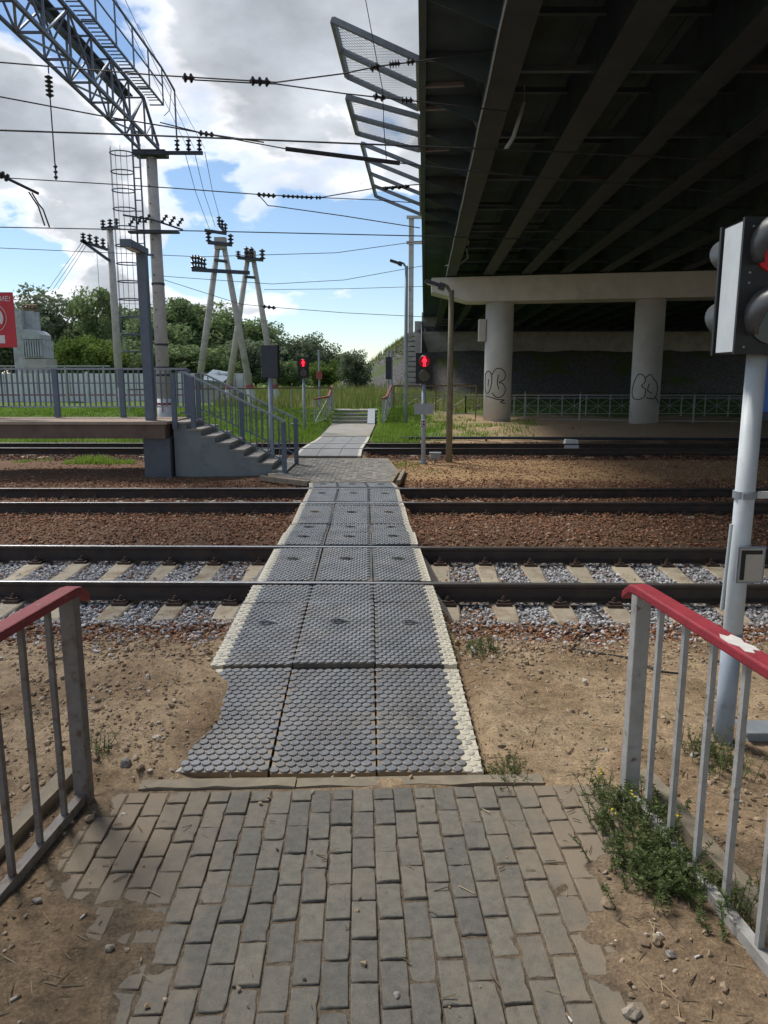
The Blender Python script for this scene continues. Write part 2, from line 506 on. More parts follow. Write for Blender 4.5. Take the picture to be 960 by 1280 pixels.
# rubber with painted edge: attribute "rnd" 0 rubber .. 1 paint
def rubber_mat(name, base, base2, dust=.5, front=0.0, wear=(.36, .45, .46, .92)):
    m = bpy.data.materials.new(name); m.use_nodes = True
    t = m.node_tree; p = t.nodes['Principled BSDF']
    g = N(t, 'ShaderNodeNewGeometry')
    nz = N(t, 'ShaderNodeTexNoise', inp={'Scale': 3.2, 'Detail': 8.0, 'Roughness': .65})
    t.links.new(g.outputs['Position'], nz.inputs['Vector'])
    rp = ramp(t, [(.36, base), (.64, base2)]); t.links.new(nz.outputs['Fac'], rp.inputs[0])
    # dusty sand in patches
    nd = N(t, 'ShaderNodeTexNoise', inp={'Scale': 2.2, 'Detail': 9.0, 'Roughness': .75})
    t.links.new(g.outputs['Position'], nd.inputs['Vector'])
    sy = N(t, 'ShaderNodeSeparateXYZ'); t.links.new(g.outputs['Position'], sy.inputs[0])
    my = N(t, 'ShaderNodeMapRange', inp={1: 5.4, 2: 3.7, 3: 0.0, 4: front}); t.links.new(sy.outputs[1], my.inputs[0])
    ady = N(t, 'ShaderNodeMath', operation='ADD'); t.links.new(nd.outputs['Fac'], ady.inputs[0]); t.links.new(my.outputs[0], ady.inputs[1])
    rd = ramp(t, [(.48, 0.0), (.72, dust)]); t.links.new(ady.outputs[0], rd.inputs[0])
    mxd = N(t, 'ShaderNodeMix', data_type='RGBA'); mxd.inputs[7].default_value = (.27, .215, .15, 1)
    t.links.new(rd.outputs[0], mxd.inputs[0]); t.links.new(rp.outputs[0], mxd.inputs[6])
    a = N(t, 'ShaderNodeAttribute', attribute_name='rnd')
    nw = N(t, 'ShaderNodeTexNoise', inp={'Scale': 22.0, 'Detail': 6.0, 'Roughness': .7})
    t.links.new(g.outputs['Position'], nw.inputs['Vector'])
    rw = ramp(t, [(wear[0], wear[1]), (wear[2], wear[3])]); t.links.new(nw.outputs['Fac'], rw.inputs[0])
    ml = N(t, 'ShaderNodeMath', operation='MULTIPLY')
    t.links.new(a.outputs['Fac'], ml.inputs[0]); t.links.new(rw.outputs[0], ml.inputs[1])
    mxp = N(t, 'ShaderNodeMix', data_type='RGBA'); mxp.inputs[7].default_value = (.64, .59, .46, 1)
    t.links.new(ml.outputs[0], mxp.inputs[0]); t.links.new(mxd.outputs[2], mxp.inputs[6])
    t.links.new(mxp.outputs[2], p.inputs['Base Color'])
    p.inputs['Roughness'].default_value = .42
    nb = N(t, 'ShaderNodeTexNoise', inp={'Scale': 90.0, 'Detail': 6.0})
    t.links.new(g.outputs['Position'], nb.inputs['Vector'])
    b = N(t, 'ShaderNodeBump', inp={'Strength': .25, 'Distance': .01})
    t.links.new(nb.outputs['Fac'], b.inputs['Height']); t.links.new(b.outputs[0], p.inputs['Normal'])
    return m


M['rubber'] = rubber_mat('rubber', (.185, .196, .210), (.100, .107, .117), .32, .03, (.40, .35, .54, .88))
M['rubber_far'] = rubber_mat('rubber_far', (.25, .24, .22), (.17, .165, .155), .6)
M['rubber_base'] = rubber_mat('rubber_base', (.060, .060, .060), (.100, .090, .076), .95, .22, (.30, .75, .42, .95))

# ------------------------------------------------------------------ noise for terrain
_P = rng.random((64, 64))


def vnoise(x, y, s):
    x = np.asarray(x, float) / s; y = np.asarray(y, float) / s
    xi, yi = np.floor(x).astype(int), np.floor(y).astype(int)
    fx, fy = x - xi, y - yi
    fx = fx * fx * (3 - 2 * fx); fy = fy * fy * (3 - 2 * fy)
    g = lambda a, b: _P[a % 64, b % 64]
    return ((g(xi, yi) * (1 - fx) + g(xi + 1, yi) * fx) * (1 - fy) + (g(xi, yi + 1) * (1 - fx) + g(xi + 1, yi + 1) * fx) * fy) * 2 - 1


def fbm(x, y, s, o=4):
    r, a = 0, 1.0
    for k in range(o):
        r = r + a * vnoise(x + 13.7 * k, y - 7.1 * k, s / 2 ** k); a *= .55
    return r


def sst(a, b, x):
    t = np.clip((np.asarray(x, float) - a) / (b - a), 0, 1)
    return t * t * (3 - 2 * t)


# ------------------------------------------------------------------ layout
BR_Z = -0.13                      # brick top
PATH_C = lambda Y: np.interp(Y, [3.7, 6.9, 13.5, 14.5, 19.2, 24, 33], [-.335, -.40, -.56, -.66, -1.5, -1.36, -1.3])
PATH_HW = lambda Y: np.interp(Y, [3.7, 6.9, 9.0, 13.5, 14.4, 15.5, 19, 25, 33], [.905, .90, .88, .82, .85, 1.1, 1.0, .85, .95])
MAT_Z = lambda Y: np.interp(Y, [3.7, 4.95, 5.02, 6.4, 6.95, 13.6, 14.4, 18.8, 19.4, 24, 26, 32], [-.135, -.036, -.03, -.006, .0, 0, -.02, .02, .09, .09, .06, .10])
BA = R(1.9)                       # brick path turned slightly left
BRIDGE_T = 0.0536
T1 = dict(y=7.88, z=0.0, yaw=-.018)
T2 = dict(y=12.74, z=0.0, yaw=0.0)
T3 = dict(y=21.3, z=.10, yaw=-.012)


def gz(X, Y):
    X = np.asarray(X, float); Y = np.asarray(Y, float)
    z = np.interp(Y, [-60, 3.55, 3.8, 4.4, 5.2, 5.7, 6.15, 9.35, 9.9, 11.0, 11.4, 14.1, 14.8, 16.5, 18.3, 19.5, 23.0, 24.5, 31.5, 33.5, 60, 200],
                  [-.14, -.14, -.125, -.095, -.085, -.12, -.24, -.24, -.15, -.14, -.20, -.20, -.13, -.07, -.09, -.12, -.10, .0, .12, .16, .3, .3])
    # raised ground behind the far steps on the left
    left = 1 - sst(1.0, 5.0, X)
    inst = (np.abs(X + 1.3) < 1.05) & (Y > 31.5) & (Y < 33.4)
    z = z + left * .42 * sst(31.8, 33.4, Y) * (1 - sst(60, 90, Y))
    # dirt mound under the bridge
    z = z + .10 * np.exp(-((X - 6) / 5) ** 2 - ((Y - 28.5) / 2.2) ** 2)
    n = fbm(X, Y, 1.3) * .022 + fbm(X + 40, Y, .35, 4) * .012
    far = sst(20, 40, Y)
    n = n * (1 - .9 * sst(5.9, 6.3, Y) * (1 - sst(9.3, 9.8, Y))) * (1 - .6 * sst(11.2, 11.6, Y) * (1 - sst(13.9, 14.4, Y)))
    n = n * (1 + 3 * far)
    inb = (1 - sst(3.5, 3.62, Y)) * (1 - sst(1.45, 1.75, np.abs(X + .2)))
    # brick field: sand level in the joints, drifts at the sides
    xr = np.interp(Y, [1.2, 2.1, 2.5, 2.8, 3.0, 3.3, 3.6], [.80, .86, .88, .97, 1.05, 1.16, 1.25]) + fbm(X, Y, .5, 3) * .05
    xl = np.interp(Y, [1.2, 2.05, 2.33, 2.55, 2.78, 3.2, 3.6], [-.72, -.84, -1.03, -1.22, -1.40, -1.5, -1.45]) + fbm(X, Y + 9, .5, 3) * .035
    drift = sst(-.10, .40, X - xr) + sst(-.10, .40, xl - X)
    near_d = np.clip(sst(-.55, .25, X - xr) + sst(-.55, .25, xl - X), 0, 1)
    bz = BR_Z - .010 + drift * .042 + near_d * .004 + fbm(X, Y, .30, 4) * (.0035 + .009 * near_d) + fbm(X + 3, Y, .09, 2) * .004 * near_d
    z = z + n * (1 - inb)
    z = np.where(inb > 0, z * (1 - inb) + bz * inb, z)
    # under the crossing
    d = np.abs(X - PATH_C(Y)) - PATH_HW(Y)
    k = (1 - sst(-.02, .18, d)) * sst(3.66, 3.74, Y) * (1 - sst(31.9, 32.3, Y))
    under = MAT_Z(Y) - .075
    z = z * (1 - k) + under * k
    # sand spread over the left mat
    xb = np.interp(Y, [3.7, 4.0, 4.3, 4.5, 4.75, 4.95, 5.2], [-1.06, -1.02, -.94, -.92, -1.0, -1.14, -1.5]) + fbm(X, Y, .25, 3) * .03
    cov = sst(-.10, .22, xb - X) * sst(3.56, 3.68, Y) * (1 - sst(5.0, 5.35, Y)) * sst(-2.3, -1.7, X)
    z = np.maximum(z, (MAT_Z(Y) - .05 + .085 * cov + fbm(X, Y, .18, 3) * .006) * (cov > .02) + (cov <= .02) * -9)
    return z


def embz(X, Y):                   # road embankment round the abutment
    lat = X - BRIDGE_T * Y
    dl = np.maximum(np.maximum(-.6 - lat, lat - 36), 0)
    dy_ = np.maximum(69.6 - Y, 0)
    return dl, dy_


# ---- ground sheet
def axis(segs):
    out = []
    for a, b, st in segs:
        out += list(np.arange(a, b, st))
    return np.array(sorted(set(np.round(out, 4))))


gx = axis([(-900, -120, 60), (-120, -30, 8), (-30, -10, 1.0), (-10, -3, .22), (-3, 3, .034), (3, 10, .22), (10, 30, 1.0), (30, 120, 8), (120, 901, 60)])
gy = axis([(-60, -4, 7), (-4, .8, .3), (.8, 4.2, .03), (4.2, 6.6, .05), (6.6, 16, .16), (16, 36, .3), (36, 70, 1.2), (70, 200, 8), (200, 1801, 100)])
GX, GY = np.meshgrid(gx, gy)
GZ = gz(GX, GY)
nx, ny = len(gx), len(gy)
ii = np.arange(nx * ny).reshape(ny, nx)
GF = np.stack([ii[:-1, :-1], ii[:-1, 1:], ii[1:, 1:], ii[1:, :-1]], -1).reshape(-1, 4)


def lerpc(a, b, t):
    return a * (1 - t[..., None]) + b * t[..., None]


def soil(X, Y):
    c = np.zeros(X.shape + (3,)) + np.array((.355, .260, .163))
    nz_ = fbm(X, Y, .9, 4)
    c = lerpc(c, np.array((.255, .176, .106)), sst(-.1, .7, fbm(X + 5, Y + 3, .55, 4)))
    c = lerpc(c, np.array((.22, .155, .10)), sst(1.45, 2.3, np.abs(X + .1)) * (1 - sst(3.3, 4.3, Y)) * .8)
    c = lerpc(c, np.array((.13, .08, .052)), sst(5.6, 6.2, Y + nz_ * .25))
    c = lerpc(c, np.array((.22, .205, .195)), sst(6.3, 6.6, Y + nz_ * .1) * (1 - sst(8.9, 9.2, Y)))
    c = lerpc(c, np.array((.17, .10, .058)), sst(14.3, 15.2, Y + nz_ * .3))
    c = lerpc(c, np.array((.36, .235, .12)), sst(14.6, 15.6, Y + nz_ * .3) * sst(-1.5, 0, X) * (1 - sst(19, 19.8, Y)))
    c = lerpc(c, np.array((.06, .045, .035)), sst(19.0, 19.8, Y) * (1 - sst(23.6, 24.2, Y)))
    gl = np.array((.10, .165, .028))
    soilr = np.array((.42, .30, .19))
    right = sst(1.2, 4.0, X + nz_ * 1.2 + (Y - 28) * -.05)
    g = gl * (1 - right[..., None]) + soilr * right[..., None]
    g = lerpc(g, gl, sst(35.5, 37.5, Y + nz_))
    c = lerpc(c, g, sst(23.8, 24.6, Y + nz_ * .4))
    inb = (1 - sst(3.5, 3.62, Y)) * (1 - sst(1.45, 1.75, np.abs(X + .2)))
    lowj = inb * (1 - sst(BR_Z - .006, BR_Z + .012, gz(X, Y)))
    c = lerpc(c, np.array((.135, .108, .078)), lowj * .9)
    c = lerpc(c, np.array((.20, .142, .09)), inb * (1 - lowj) * .75)
    return c


GC = np.concatenate([soil(GX, GY), np.ones(GX.shape + (1,))], -1)
gm = bpy.data.materials.new('ground_soil'); gm.use_nodes = True
t = gm.node_tree; p = t.nodes['Principled BSDF']; p.inputs['Roughness'].default_value = .95
p.inputs['Specular IOR Level'].default_value = .2
a_ = N(t, 'ShaderNodeAttribute', attribute_name='col')
g_ = N(t, 'ShaderNodeNewGeometry')
nz1 = N(t, 'ShaderNodeTexNoise', inp={'Scale': 14.0, 'Detail': 9.0, 'Roughness': .72})
nz2 = N(t, 'ShaderNodeTexNoise', inp={'Scale': 70.0, 'Detail': 6.0, 'Roughness': .7})
for q in (nz1, nz2):
    t.links.new(g_.outputs['Position'], q.inputs['Vector'])
r1 = ramp(t, [(.28, .50), (.5, 1.0), (.72, 1.42)]); t.links.new(nz1.outputs['Fac'], r1.inputs[0])
m1 = N(t, 'ShaderNodeMix', data_type='RGBA', blend_type='MULTIPLY', inp={0: 1.0})
t.links.new(a_.outputs['Color'], m1.inputs[6]); t.links.new(r1.outputs[0], m1.inputs[7])
r2 = ramp(t, [(.3, .60), (.7, 1.38)]); t.links.new(nz2.outputs['Fac'], r2.inputs[0])
m2 = N(t, 'ShaderNodeMix', data_type='RGBA', blend_type='MULTIPLY', inp={0: 1.0})
t.links.new(m1.outputs[2], m2.inputs[6]); t.links.new(r2.outputs[0], m2.inputs[7])
t.links.new(m2.outputs[2], p.inputs['Base Color'])
ad = N(t, 'ShaderNodeMath', operation='ADD')
t.links.new(nz1.outputs['Fac'], ad.inputs[0]); t.links.new(nz2.outputs['Fac'], ad.inputs[1])
bb = N(t, 'ShaderNodeBump', inp={'Strength': .8, 'Distance': .016})
t.links.new(ad.outputs[0], bb.inputs['Height']); t.links.new(bb.outputs[0], p.inputs['Normal'])
ground = link('ground', npmesh('ground', np.stack([GX, GY, GZ], -1).reshape(-1, 3), GF, gm, smooth=True, col=GC.reshape(-1, 4)))
tag(ground, kind='structure')

# ---- embankment with the stone slope
ex = np.arange(-12, 60, .7); ey = np.concatenate([np.arange(58, 72, .6), np.arange(72, 400, 8)])
EX, EY = np.meshgrid(ex, ey)
lat = EX - BRIDGE_T * EY
dl = np.maximum(np.maximum(-.3 - lat, lat - 40), 0)
dyy = np.maximum(69.4 - EY, 0)
inside = (lat > -.3) & (lat < 40)
topz = np.where(inside & (EY < 70.3), 4.6, 6.9)
EZ = np.where(inside & (EY < 70.3), 4.55 - dyy / 1.5, 6.9 - np.hypot(dl, np.maximum(70.2 - EY, 0) * .95) / 1.45)
EZ = EZ + fbm(EX, EY, 2.2) * .12
nx2, ny2 = len(ex), len(ey)
jj = np.arange(nx2 * ny2).reshape(ny2, nx2)
EF = np.stack([jj[:-1, :-1], jj[:-1, 1:], jj[1:, 1:], jj[1:, :-1]], -1).reshape(-1, 4)
keep = EZ.reshape(-1)[EF].max(1) > .25
tag(link('embankment', npmesh('embankment', np.stack([EX, EY, EZ], -1).reshape(-1, 3), EF[keep], M['emb'], smooth=True)), kind='structure')

# ------------------------------------------------------------------ brick path
path = tag(bpy.data.objects.new('brick_path', None), kind='structure')
COL.objects.link(path)
path.location = (0, 0, 0)
ORG[path.name] = Vector((0, 0, 0))


def brick_mesh(k):
    r = random.Random(k)
    L, Wd, H = .2045, .1012, .06
    m = MB()
    j = lambda a=.0014: r.uniform(-a, a)
    x, y = Wd / 2, L / 2
    n1, n2 = 3, 5                        # points along the short and the long side
    ring = [(-x + 2 * x * i / n1, -y) for i in range(n1)] + [(x, -y + 2 * y * i / n2) for i in range(n2)] + \
           [(x - 2 * x * i / n1, y) for i in range(n1)] + [(-x, y - 2 * y * i / n2) for i in range(n2)]
    nn = len(ring)
    chip = {r.randrange(nn): r.uniform(.4, 1.0) for _ in range(r.choice((1, 2, 3)))}
    for lvl, (ins, z) in enumerate(((0, -H), (.0004, -.0085), (.0022, -.0030), (.0055, -.0004))):
        for q, (a, b) in enumerate(ring):
            c_ = chip.get(q, 0) * (.0075 if lvl >= 1 else 0)
            fx, fy = 1 - (ins + c_) / x, 1 - (ins + c_) / y
            m.v.append((a * fx + (j() if lvl else 0), b * fy + (j() if lvl else 0), z + (j(.0008) if lvl > 1 else 0) - c_ * .5 * (lvl == 2)))
    for lvl in range(3):
        for q in range(nn):
            q2 = (q + 1) % nn
            m.f.append((lvl * nn + q, lvl * nn + q2, lvl * nn + nn + q2, lvl * nn + nn + q)); m.mi.append(0)
    m.v.append((0, 0, 0.0))
    for q in range(nn):
        m.f.append((3 * nn + q, 3 * nn + (q + 1) % nn, 4 * nn)); m.mi.append(0)
    me = m.mesh('brick', M['brick'])
    me.polygons.foreach_set('use_smooth', [len(f) == 4 for f in m.f])
    return me


BM = [brick_mesh(k) for k in range(14)]
cb, sb = math.cos(BA), math.sin(BA)
nb = 0
for i in range(-14, 13):
    for j in range(0, 11):
        u = -.05 + i * .1065
        v = -.105 - j * .2125 - (0.106 if i % 2 else 0.0)
        if i % 2 and j == 0:      # half bricks closing the row
            h = link('brick', BM[0], path, (-.06 + u * cb - (v + .158) * sb, 3.555 + u * sb + (v + .158) * cb, BR_Z))
            h.rotation_euler = (0, 0, BA); h.scale = (1, .47, 1)
        X, Y = -.06 + u * cb - v * sb, 3.555 + u * sb + v * cb
        if Y < 1.25:
            continue
        zt = float(gz(X, Y))
        if zt > BR_Z + .035:
            continue
        o = link('brick', BM[random.randrange(14)], path, (X + random.uniform(-.002, .002), Y + random.uniform(-.003, .003), BR_Z + random.uniform(-.0045, .005)))
        o.rotation_euler = (R(random.uniform(-.9, .9)), R(random.uniform(-1.2, 1.2)), BA + R(random.uniform(-1.0, 1.0)) + (math.pi if random.random() < .5 else 0))
        nb += 1
for (xa, xb_, dz) in ((-1.30, -.475, .0), (-.468, .86, -.006)):
    m = MB()
    n_ = 8
    y0, y1 = 3.588, 3.668
    def kp(k):
        x_ = xa + (xb_ - xa) * k / n_
        return x_, math.sin(k * 2.3 + xa) * .004
    for k in range(n_):
        x0_, e0 = kp(k); x1_, e1 = kp(k + 1)
        s0, s1 = x0_ * math.tan(BA) * 1, x1_ * math.tan(BA)
        m.hexa([(x0_, y0 + s0 + e0, -.22), (x1_, y0 + s1 + e1, -.22), (x1_, y1 + s1, -.22), (x0_, y1 + s0, -.22),
                (x0_, y0 + s0 + e0, BR_Z + .004 + dz + e0), (x1_, y0 + s1 + e1, BR_Z + .004 + dz + e1), (x1_, y1 + s1, BR_Z + .006 + dz), (x0_, y1 + s0, BR_Z + .006 + dz)])
    m.build('kerb_stone', M['kerb'], path)

# ------------------------------------------------------------------ railway tracks
RAILP = [(-.075, -.18), (.075, -.18), (.075, -.169), (.022, -.152), (.010, -.140), (.009, -.055), (.018, -.045), (.0375, -.036), (.0375, -.012), (.030, -.003), (.018, 0.0),
         (-.018, 0.0), (-.030, -.003), (-.0375, -.012), (-.0375, -.036), (-.018, -.045), (-.009, -.055), (-.010, -.140), (-.022, -.152), (-.075, -.169)]


def sleeper_mesh(mt, exposed=1.0):
    m = MB()
    ys = [-1.36, -1.30, -1.0, -.80, -.55, -.2, .2, .55, .80, 1.0, 1.30, 1.36]
    tz = [-.06, -.028, -.004, 0, -.004, -.035, -.035, -.004, 0, -.004, -.028, -.06]
    wt = [.085, .105, .115, .12, .115, .10, .10, .115, .12, .115, .105, .085]
    for y, z, w in zip(ys, tz, wt):
        m.v += [(-w - .03, y, -.17), (-w, y, z - .012), (-w + .015, y, z), (w - .015, y, z), (w, y, z - .012), (w + .03, y, -.17)]
    for k in range(len(ys) - 1):
        for e in range(5):
            a = k * 6 + e
            m.f.append((a, a + 1, a + 7, a + 6)); m.mi.append(0)
    m.f.append((0, 1, 2, 3, 4, 5)); m.mi.append(0)
    e = (len(ys) - 1) * 6
    m.f.append((e + 5, e + 4, e + 3, e + 2, e + 1, e)); m.mi.append(0)
    return m.mesh('sleeper', mt)


SLP = sleeper_mesh(M['sleeper'])


def clip_mesh():
    m = MB()
    m.box((0, 0, .012), (.15, .13, .024))
    m.box((0, .0, .034), (.07, .085, .02))
    m.tube([(-.0, .0, .02), (0, 0, .085)], .013, 6)
    m.tube([(0, 0, .045), (0, 0, .066)], .024, 6)
    m.tube([(-.05, .03, .02), (-.05, .03, .05)], .014, 6)
    m.tube([(.05, .03, .02), (.05, .03, .05)], .014, 6)
    return m.mesh('fastener', M['rust'])


CLP = clip_mesh()


def track(T, label, x0, x1, phase, clips, slz=-.195):
    r = thing('railway_track', label, 'railway track', (0, T['y'], T['z']))
    r.rotation_euler = (0, 0, T['yaw'])
    for s in (-1, 1):
        m = MB(); m.prism([(y + s * .7975, z) for y, z in RAILP], 'X', -70, 70)
        for k, f in enumerate(m.f):
            ys = [m.v[q] for q in f]
            if len(f) == 4 and all(q[2] > -.0031 for q in ys):
                m.mi[k] = 1
        ORGs = ORG[r.name]
        me = m.mesh('rail', [M['rail_side'], M['rail_top']])
        link('rail', me, r)
    x = x0 + phase
    while x < x1:
        sp = link('sleeper', SLP, r, (x, random.uniform(-.02, .02), slz + random.uniform(-.006, .006)))
        sp.rotation_euler = (0, 0, R(random.uniform(-.6, .6)))
        if clips:
            for s in clips:
                cl = link('fastener', CLP, sp, (0, s, 0.0))
                cl.rotation_euler = (0, 0, 0 if s > 0 else math.pi)
        x += .543
    return r


tr1 = track(T1, 'railway track with clean concrete sleepers and grey ballast, crossed first after the brick paving', -9.5, 9.6, .38, (-.91, -.685, .685, .91))
tr2 = track(T2, 'railway track with brown rusty ballast between the first track and the platform', -11.0, 11.2, .2, (-.91, .685))
tr3 = track(T3, 'dark railway track running behind the platform and in front of the bridge columns', -15, 14, .1, None, slz=-.215)

# ---- crossing panels
cross = tag(bpy.data.objects.new('rubber_crossing', None), kind='structure')
COL.objects.link(cross); ORG[cross.name] = Vector((0, 0, 0))


def panel(xc0, xc1, w, y0, y1, z0, z1, paint, dzx=0.0, studs=True, lift=0.0, emblem=True):
    """one rubber panel: centre x at its near and far end, width w, sloping from z0 to z1"""
    g = .006
    T_ = .055
    m = MB()
    def P(u, v, z=0.0):          # u across -1..1, v along 0..1
        return Vector((xc0 + (xc1 - xc0) * v + u * (w / 2 - g), y0 + g + (y1 - y0 - 2 * g) * v, z0 + (z1 - z0) * v + dzx * u + z + lift))
    pw = (.092) / (w / 2)
    cuts = [-1.0, 1.0]
    if paint < 0: cuts = [-1.0, -1 + pw, 1.0]
    if paint > 0: cuts = [-1.0, 1 - pw, 1.0]
    V, Fq, rn = [], [], []
    for k in range(len(cuts) - 1):
        a, b = cuts[k], cuts[k + 1]
        i = len(V)
        V += [P(a, 0, -T_), P(b, 0, -T_), P(b, 1, -T_), P(a, 1, -T_), P(a, 0), P(b, 0), P(b, 1), P(a, 1)]
        pv = 1.0 if (paint < 0 and k == 0) or (paint > 0 and k == 1) else 0.0
        rn += [pv] * 8
        fs = [(4, 5, 6, 7), (0, 1, 5, 4), (2, 3, 7, 6)]
        if k == 0: fs.append((3, 0, 4, 7))
        if k == len(cuts) - 2: fs.append((1, 2, 6, 5))
        Fq += [tuple(i + q for q in f) for f in fs]
    o = link('rubber_panel', npmesh('rubber_panel', [tuple(v) for v in V], Fq, M['rubber_base'] if studs else M['rubber_far'], rnd=rn), cross)
    if studs:
        px_, py_ = .0605, .0525
        nu = max(1, int((w - .02) / px_)); nv = max(1, int((y1 - y0 - .02) / py_))
        seg = 10
        V, Fq, rn = [], [], []
        base = [(math.cos(2 * math.pi * k / seg), math.sin(2 * math.pi * k / seg)) for k in range(seg)]
        tris = []
        for jv in range(nv):
            for iu in range(nu + 1):
                xx = (iu + (.5 if jv % 2 else 0)) * px_ - (nu * px_) / 2
                if abs(xx) > w / 2 - .026: continue
                u = xx / (w / 2 - g); v = (jv + .5) / nv
                c = P(u, v)
                pv = 1.0 if (paint < 0 and xx < -w / 2 + (.092)) or (paint > 0 and xx > w / 2 - (.092)) else 0.0
                i = len(V)
                sl = (z1 - z0) / (y1 - y0)
                for rr, hh in ((.0285, .0005), (.0275, .0075), (.0235, .0095)):
                    for bx, by in base:
                        V.append((c.x + bx * rr, c.y + by * rr * .96, c.z + hh * (.45 if pv else 1) + by * rr * sl + dzx * bx * rr / (w / 2)))
                rn += [pv] * (3 * seg)
                for q in (0, seg):
                    for k in range(seg):
                        k2 = (k + 1) % seg
                        tris += [(i + q + k, i + q + k2, i + q + seg + k2), (i + q + k, i + q + seg + k2, i + q + seg + k)]
                e = i + 2 * seg
                for k in range(1, seg - 1):
                    tris.append((e, e + k, e + k + 1))
        so_ = link('studs', npmesh('studs', V, tris, M['rubber'], rnd=rn), o)
        tag(so_, kind='stuff')
    if emblem and studs and y1 - y0 > .6:
        c = P(0, .62)
        m = MB()
        pts = [(c.x + .075 * math.cos(a), c.y + .05 * math.sin(a), c.z + .011 + (z1 - z0) / (y1 - y0) * .05 * math.sin(a)) for a in np.linspace(0, 2 * math.pi, 17)]
        m.tube(pts, .006, 5, caps=False)
        m.tube([(c.x - .045, c.y, c.z + .012), (c.x + .045, c.y, c.z + .012)], .008, 5)
        m.build('emblem', M['rubber'] if y0 < 7 else M['rubber_base'], o)


PW = .597
rows = [  # y0, y1, z0, z1, width of one panel
    (3.72, 4.955, -.135, -.036, PW), (4.985, 6.395, -.028, -.006, PW), (6.405, 6.985, -.006, -.004, PW),
    (7.155, 8.605, -.008, -.008, .59), (8.79, 9.58, -.004, -.018, .585), (9.59, 10.32, -.02, -.055, .575),
    (10.36, 11.62, -.055, -.012, .57), (11.63, 11.86, -.010, -.004, .565), (12.03, 13.44, -.008, -.008, .56), (13.63, 14.35, -.004, -.02, .56)]
for ri, (y0, y1, z0, z1, w) in enumerate(rows):
    for c in (-1, 0, 1):
        x0 = float(PATH_C(y0)) + c * w + random.uniform(-.006, .006)
        x1 = float(PATH_C(y1)) + c * w + random.uniform(-.006, .006)
        lift = random.uniform(-.003, .006)
        if ri == 1 and c == 0: lift = .016
        if ri == 0: lift = -.008 if c == 0 else -.002
        panel(x0, x1, w, y0, y1, z0, z1, c, dzx=random.uniform(-.004, .004), lift=lift, emblem=ri > 0)
# far mats over the third track
for (y0, y1, z0, z1) in ((19.0, 20.42, .04, .09), (20.60, 22.02, .092, .092), (22.20, 23.4, .09, .06), (23.42, 25.4, .06, .05)):
    for c in (-1, 0, 1):
        x0 = float(PATH_C(y0)) + c * .58; x1 = float(PATH_C(y1)) + c * .58
        panel(x0, x1, .58, y0, y1, z0, z1, c, studs=False)

# ---- small paving between the second and third track, and the far path
m = MB()
fp = [(-1.42, 14.42), (.16, 14.42), (.34, 16.2), (.10, 18.9), (-2.55, 18.9), (-2.75, 17.2), (-2.45, 15.4)]
m.prism(fp, 'Z', -.12, -.013)
far_pave = m.build('far_paving', M['kerb'])
tag(far_pave, kind='structure')
ORG[far_pave.name] = Vector((0, 0, 0))
V, Fq, rn = [], [], []
def inpoly(x, y):
    c = False
    for k in range(len(fp)):
        (x1_, y1_), (x2_, y2_) = fp[k], fp[k - 1]
        if (y1_ > y) != (y2_ > y) and x < (x2_ - x1_) * (y - y1_) / (y2_ - y1_) + x1_: c = not c
    return c
for j in range(22):
    for i in range(-30, 8):
        x = i * .104; y = 14.53 + j * .2085 + (.104 if i % 2 else 0)
        if not all(inpoly(x + a, y + b) for a in (-.05, .05) for b in (-.1, .1)): continue
        z = -.006 + random.uniform(-.004, .004); k = len(V)
        for zz_ in (-.05, z):
            V += [(x - .047, y - .098, zz_), (x + .047, y - .098, zz_), (x + .047, y + .098, zz_), (x - .047, y + .098, zz_)]
        Fq += [(k + 4, k + 5, k + 6, k + 7), (k, k + 1, k + 5, k + 4), (k + 1, k + 2, k + 6, k + 5), (k + 2, k + 3, k + 7, k + 6), (k + 3, k, k + 4, k + 7)]
        rn += [random.random()] * 8
BRF = attr_mat('far_bricks', [(0, (.17, .16, .145)), (1, (.29, .27, .24))], noise=.2)
tag(link('paving_bricks', npmesh('paving_bricks', V, Fq, BRF, rnd=rn), far_pave), kind='stuff')
m = MB()
m.bar((.29, 14.5, -.03), (.45, 16.3, -.03), .07, .1)
m.build('kerb_stone', M['kerb'], far_pave)
m = MB()
m.bar((-2.58, 15.25, -.04), (-1.5, 14.42, -.04), .09, .1)
m.build('kerb_stone', M['kerb'], far_pave)

m = MB()
ysf = [25.45, 27, 29, 31, 32.1]
for k in range(len(ysf) - 1):
    a, b = ysf[k], ysf[k + 1]
    def pz(y): return float(MAT_Z(y)) + .0
    xa0, xa1 = float(PATH_C(a) - PATH_HW(a)), float(PATH_C(a) + PATH_HW(a))
    xb0, xb1 = float(PATH_C(b) - PATH_HW(b)), float(PATH_C(b) + PATH_HW(b))
    m.hexa([(xa0, a, -.2), (xa1, a, -.2), (xb1, b, -.2), (xb0, b, -.2), (xa0, a, pz(a)), (xa1, a, pz(a)), (xb1, b, pz(b)), (xb0, b, pz(b))])
tag(m.build('far_path', M['pave_far']), kind='structure')

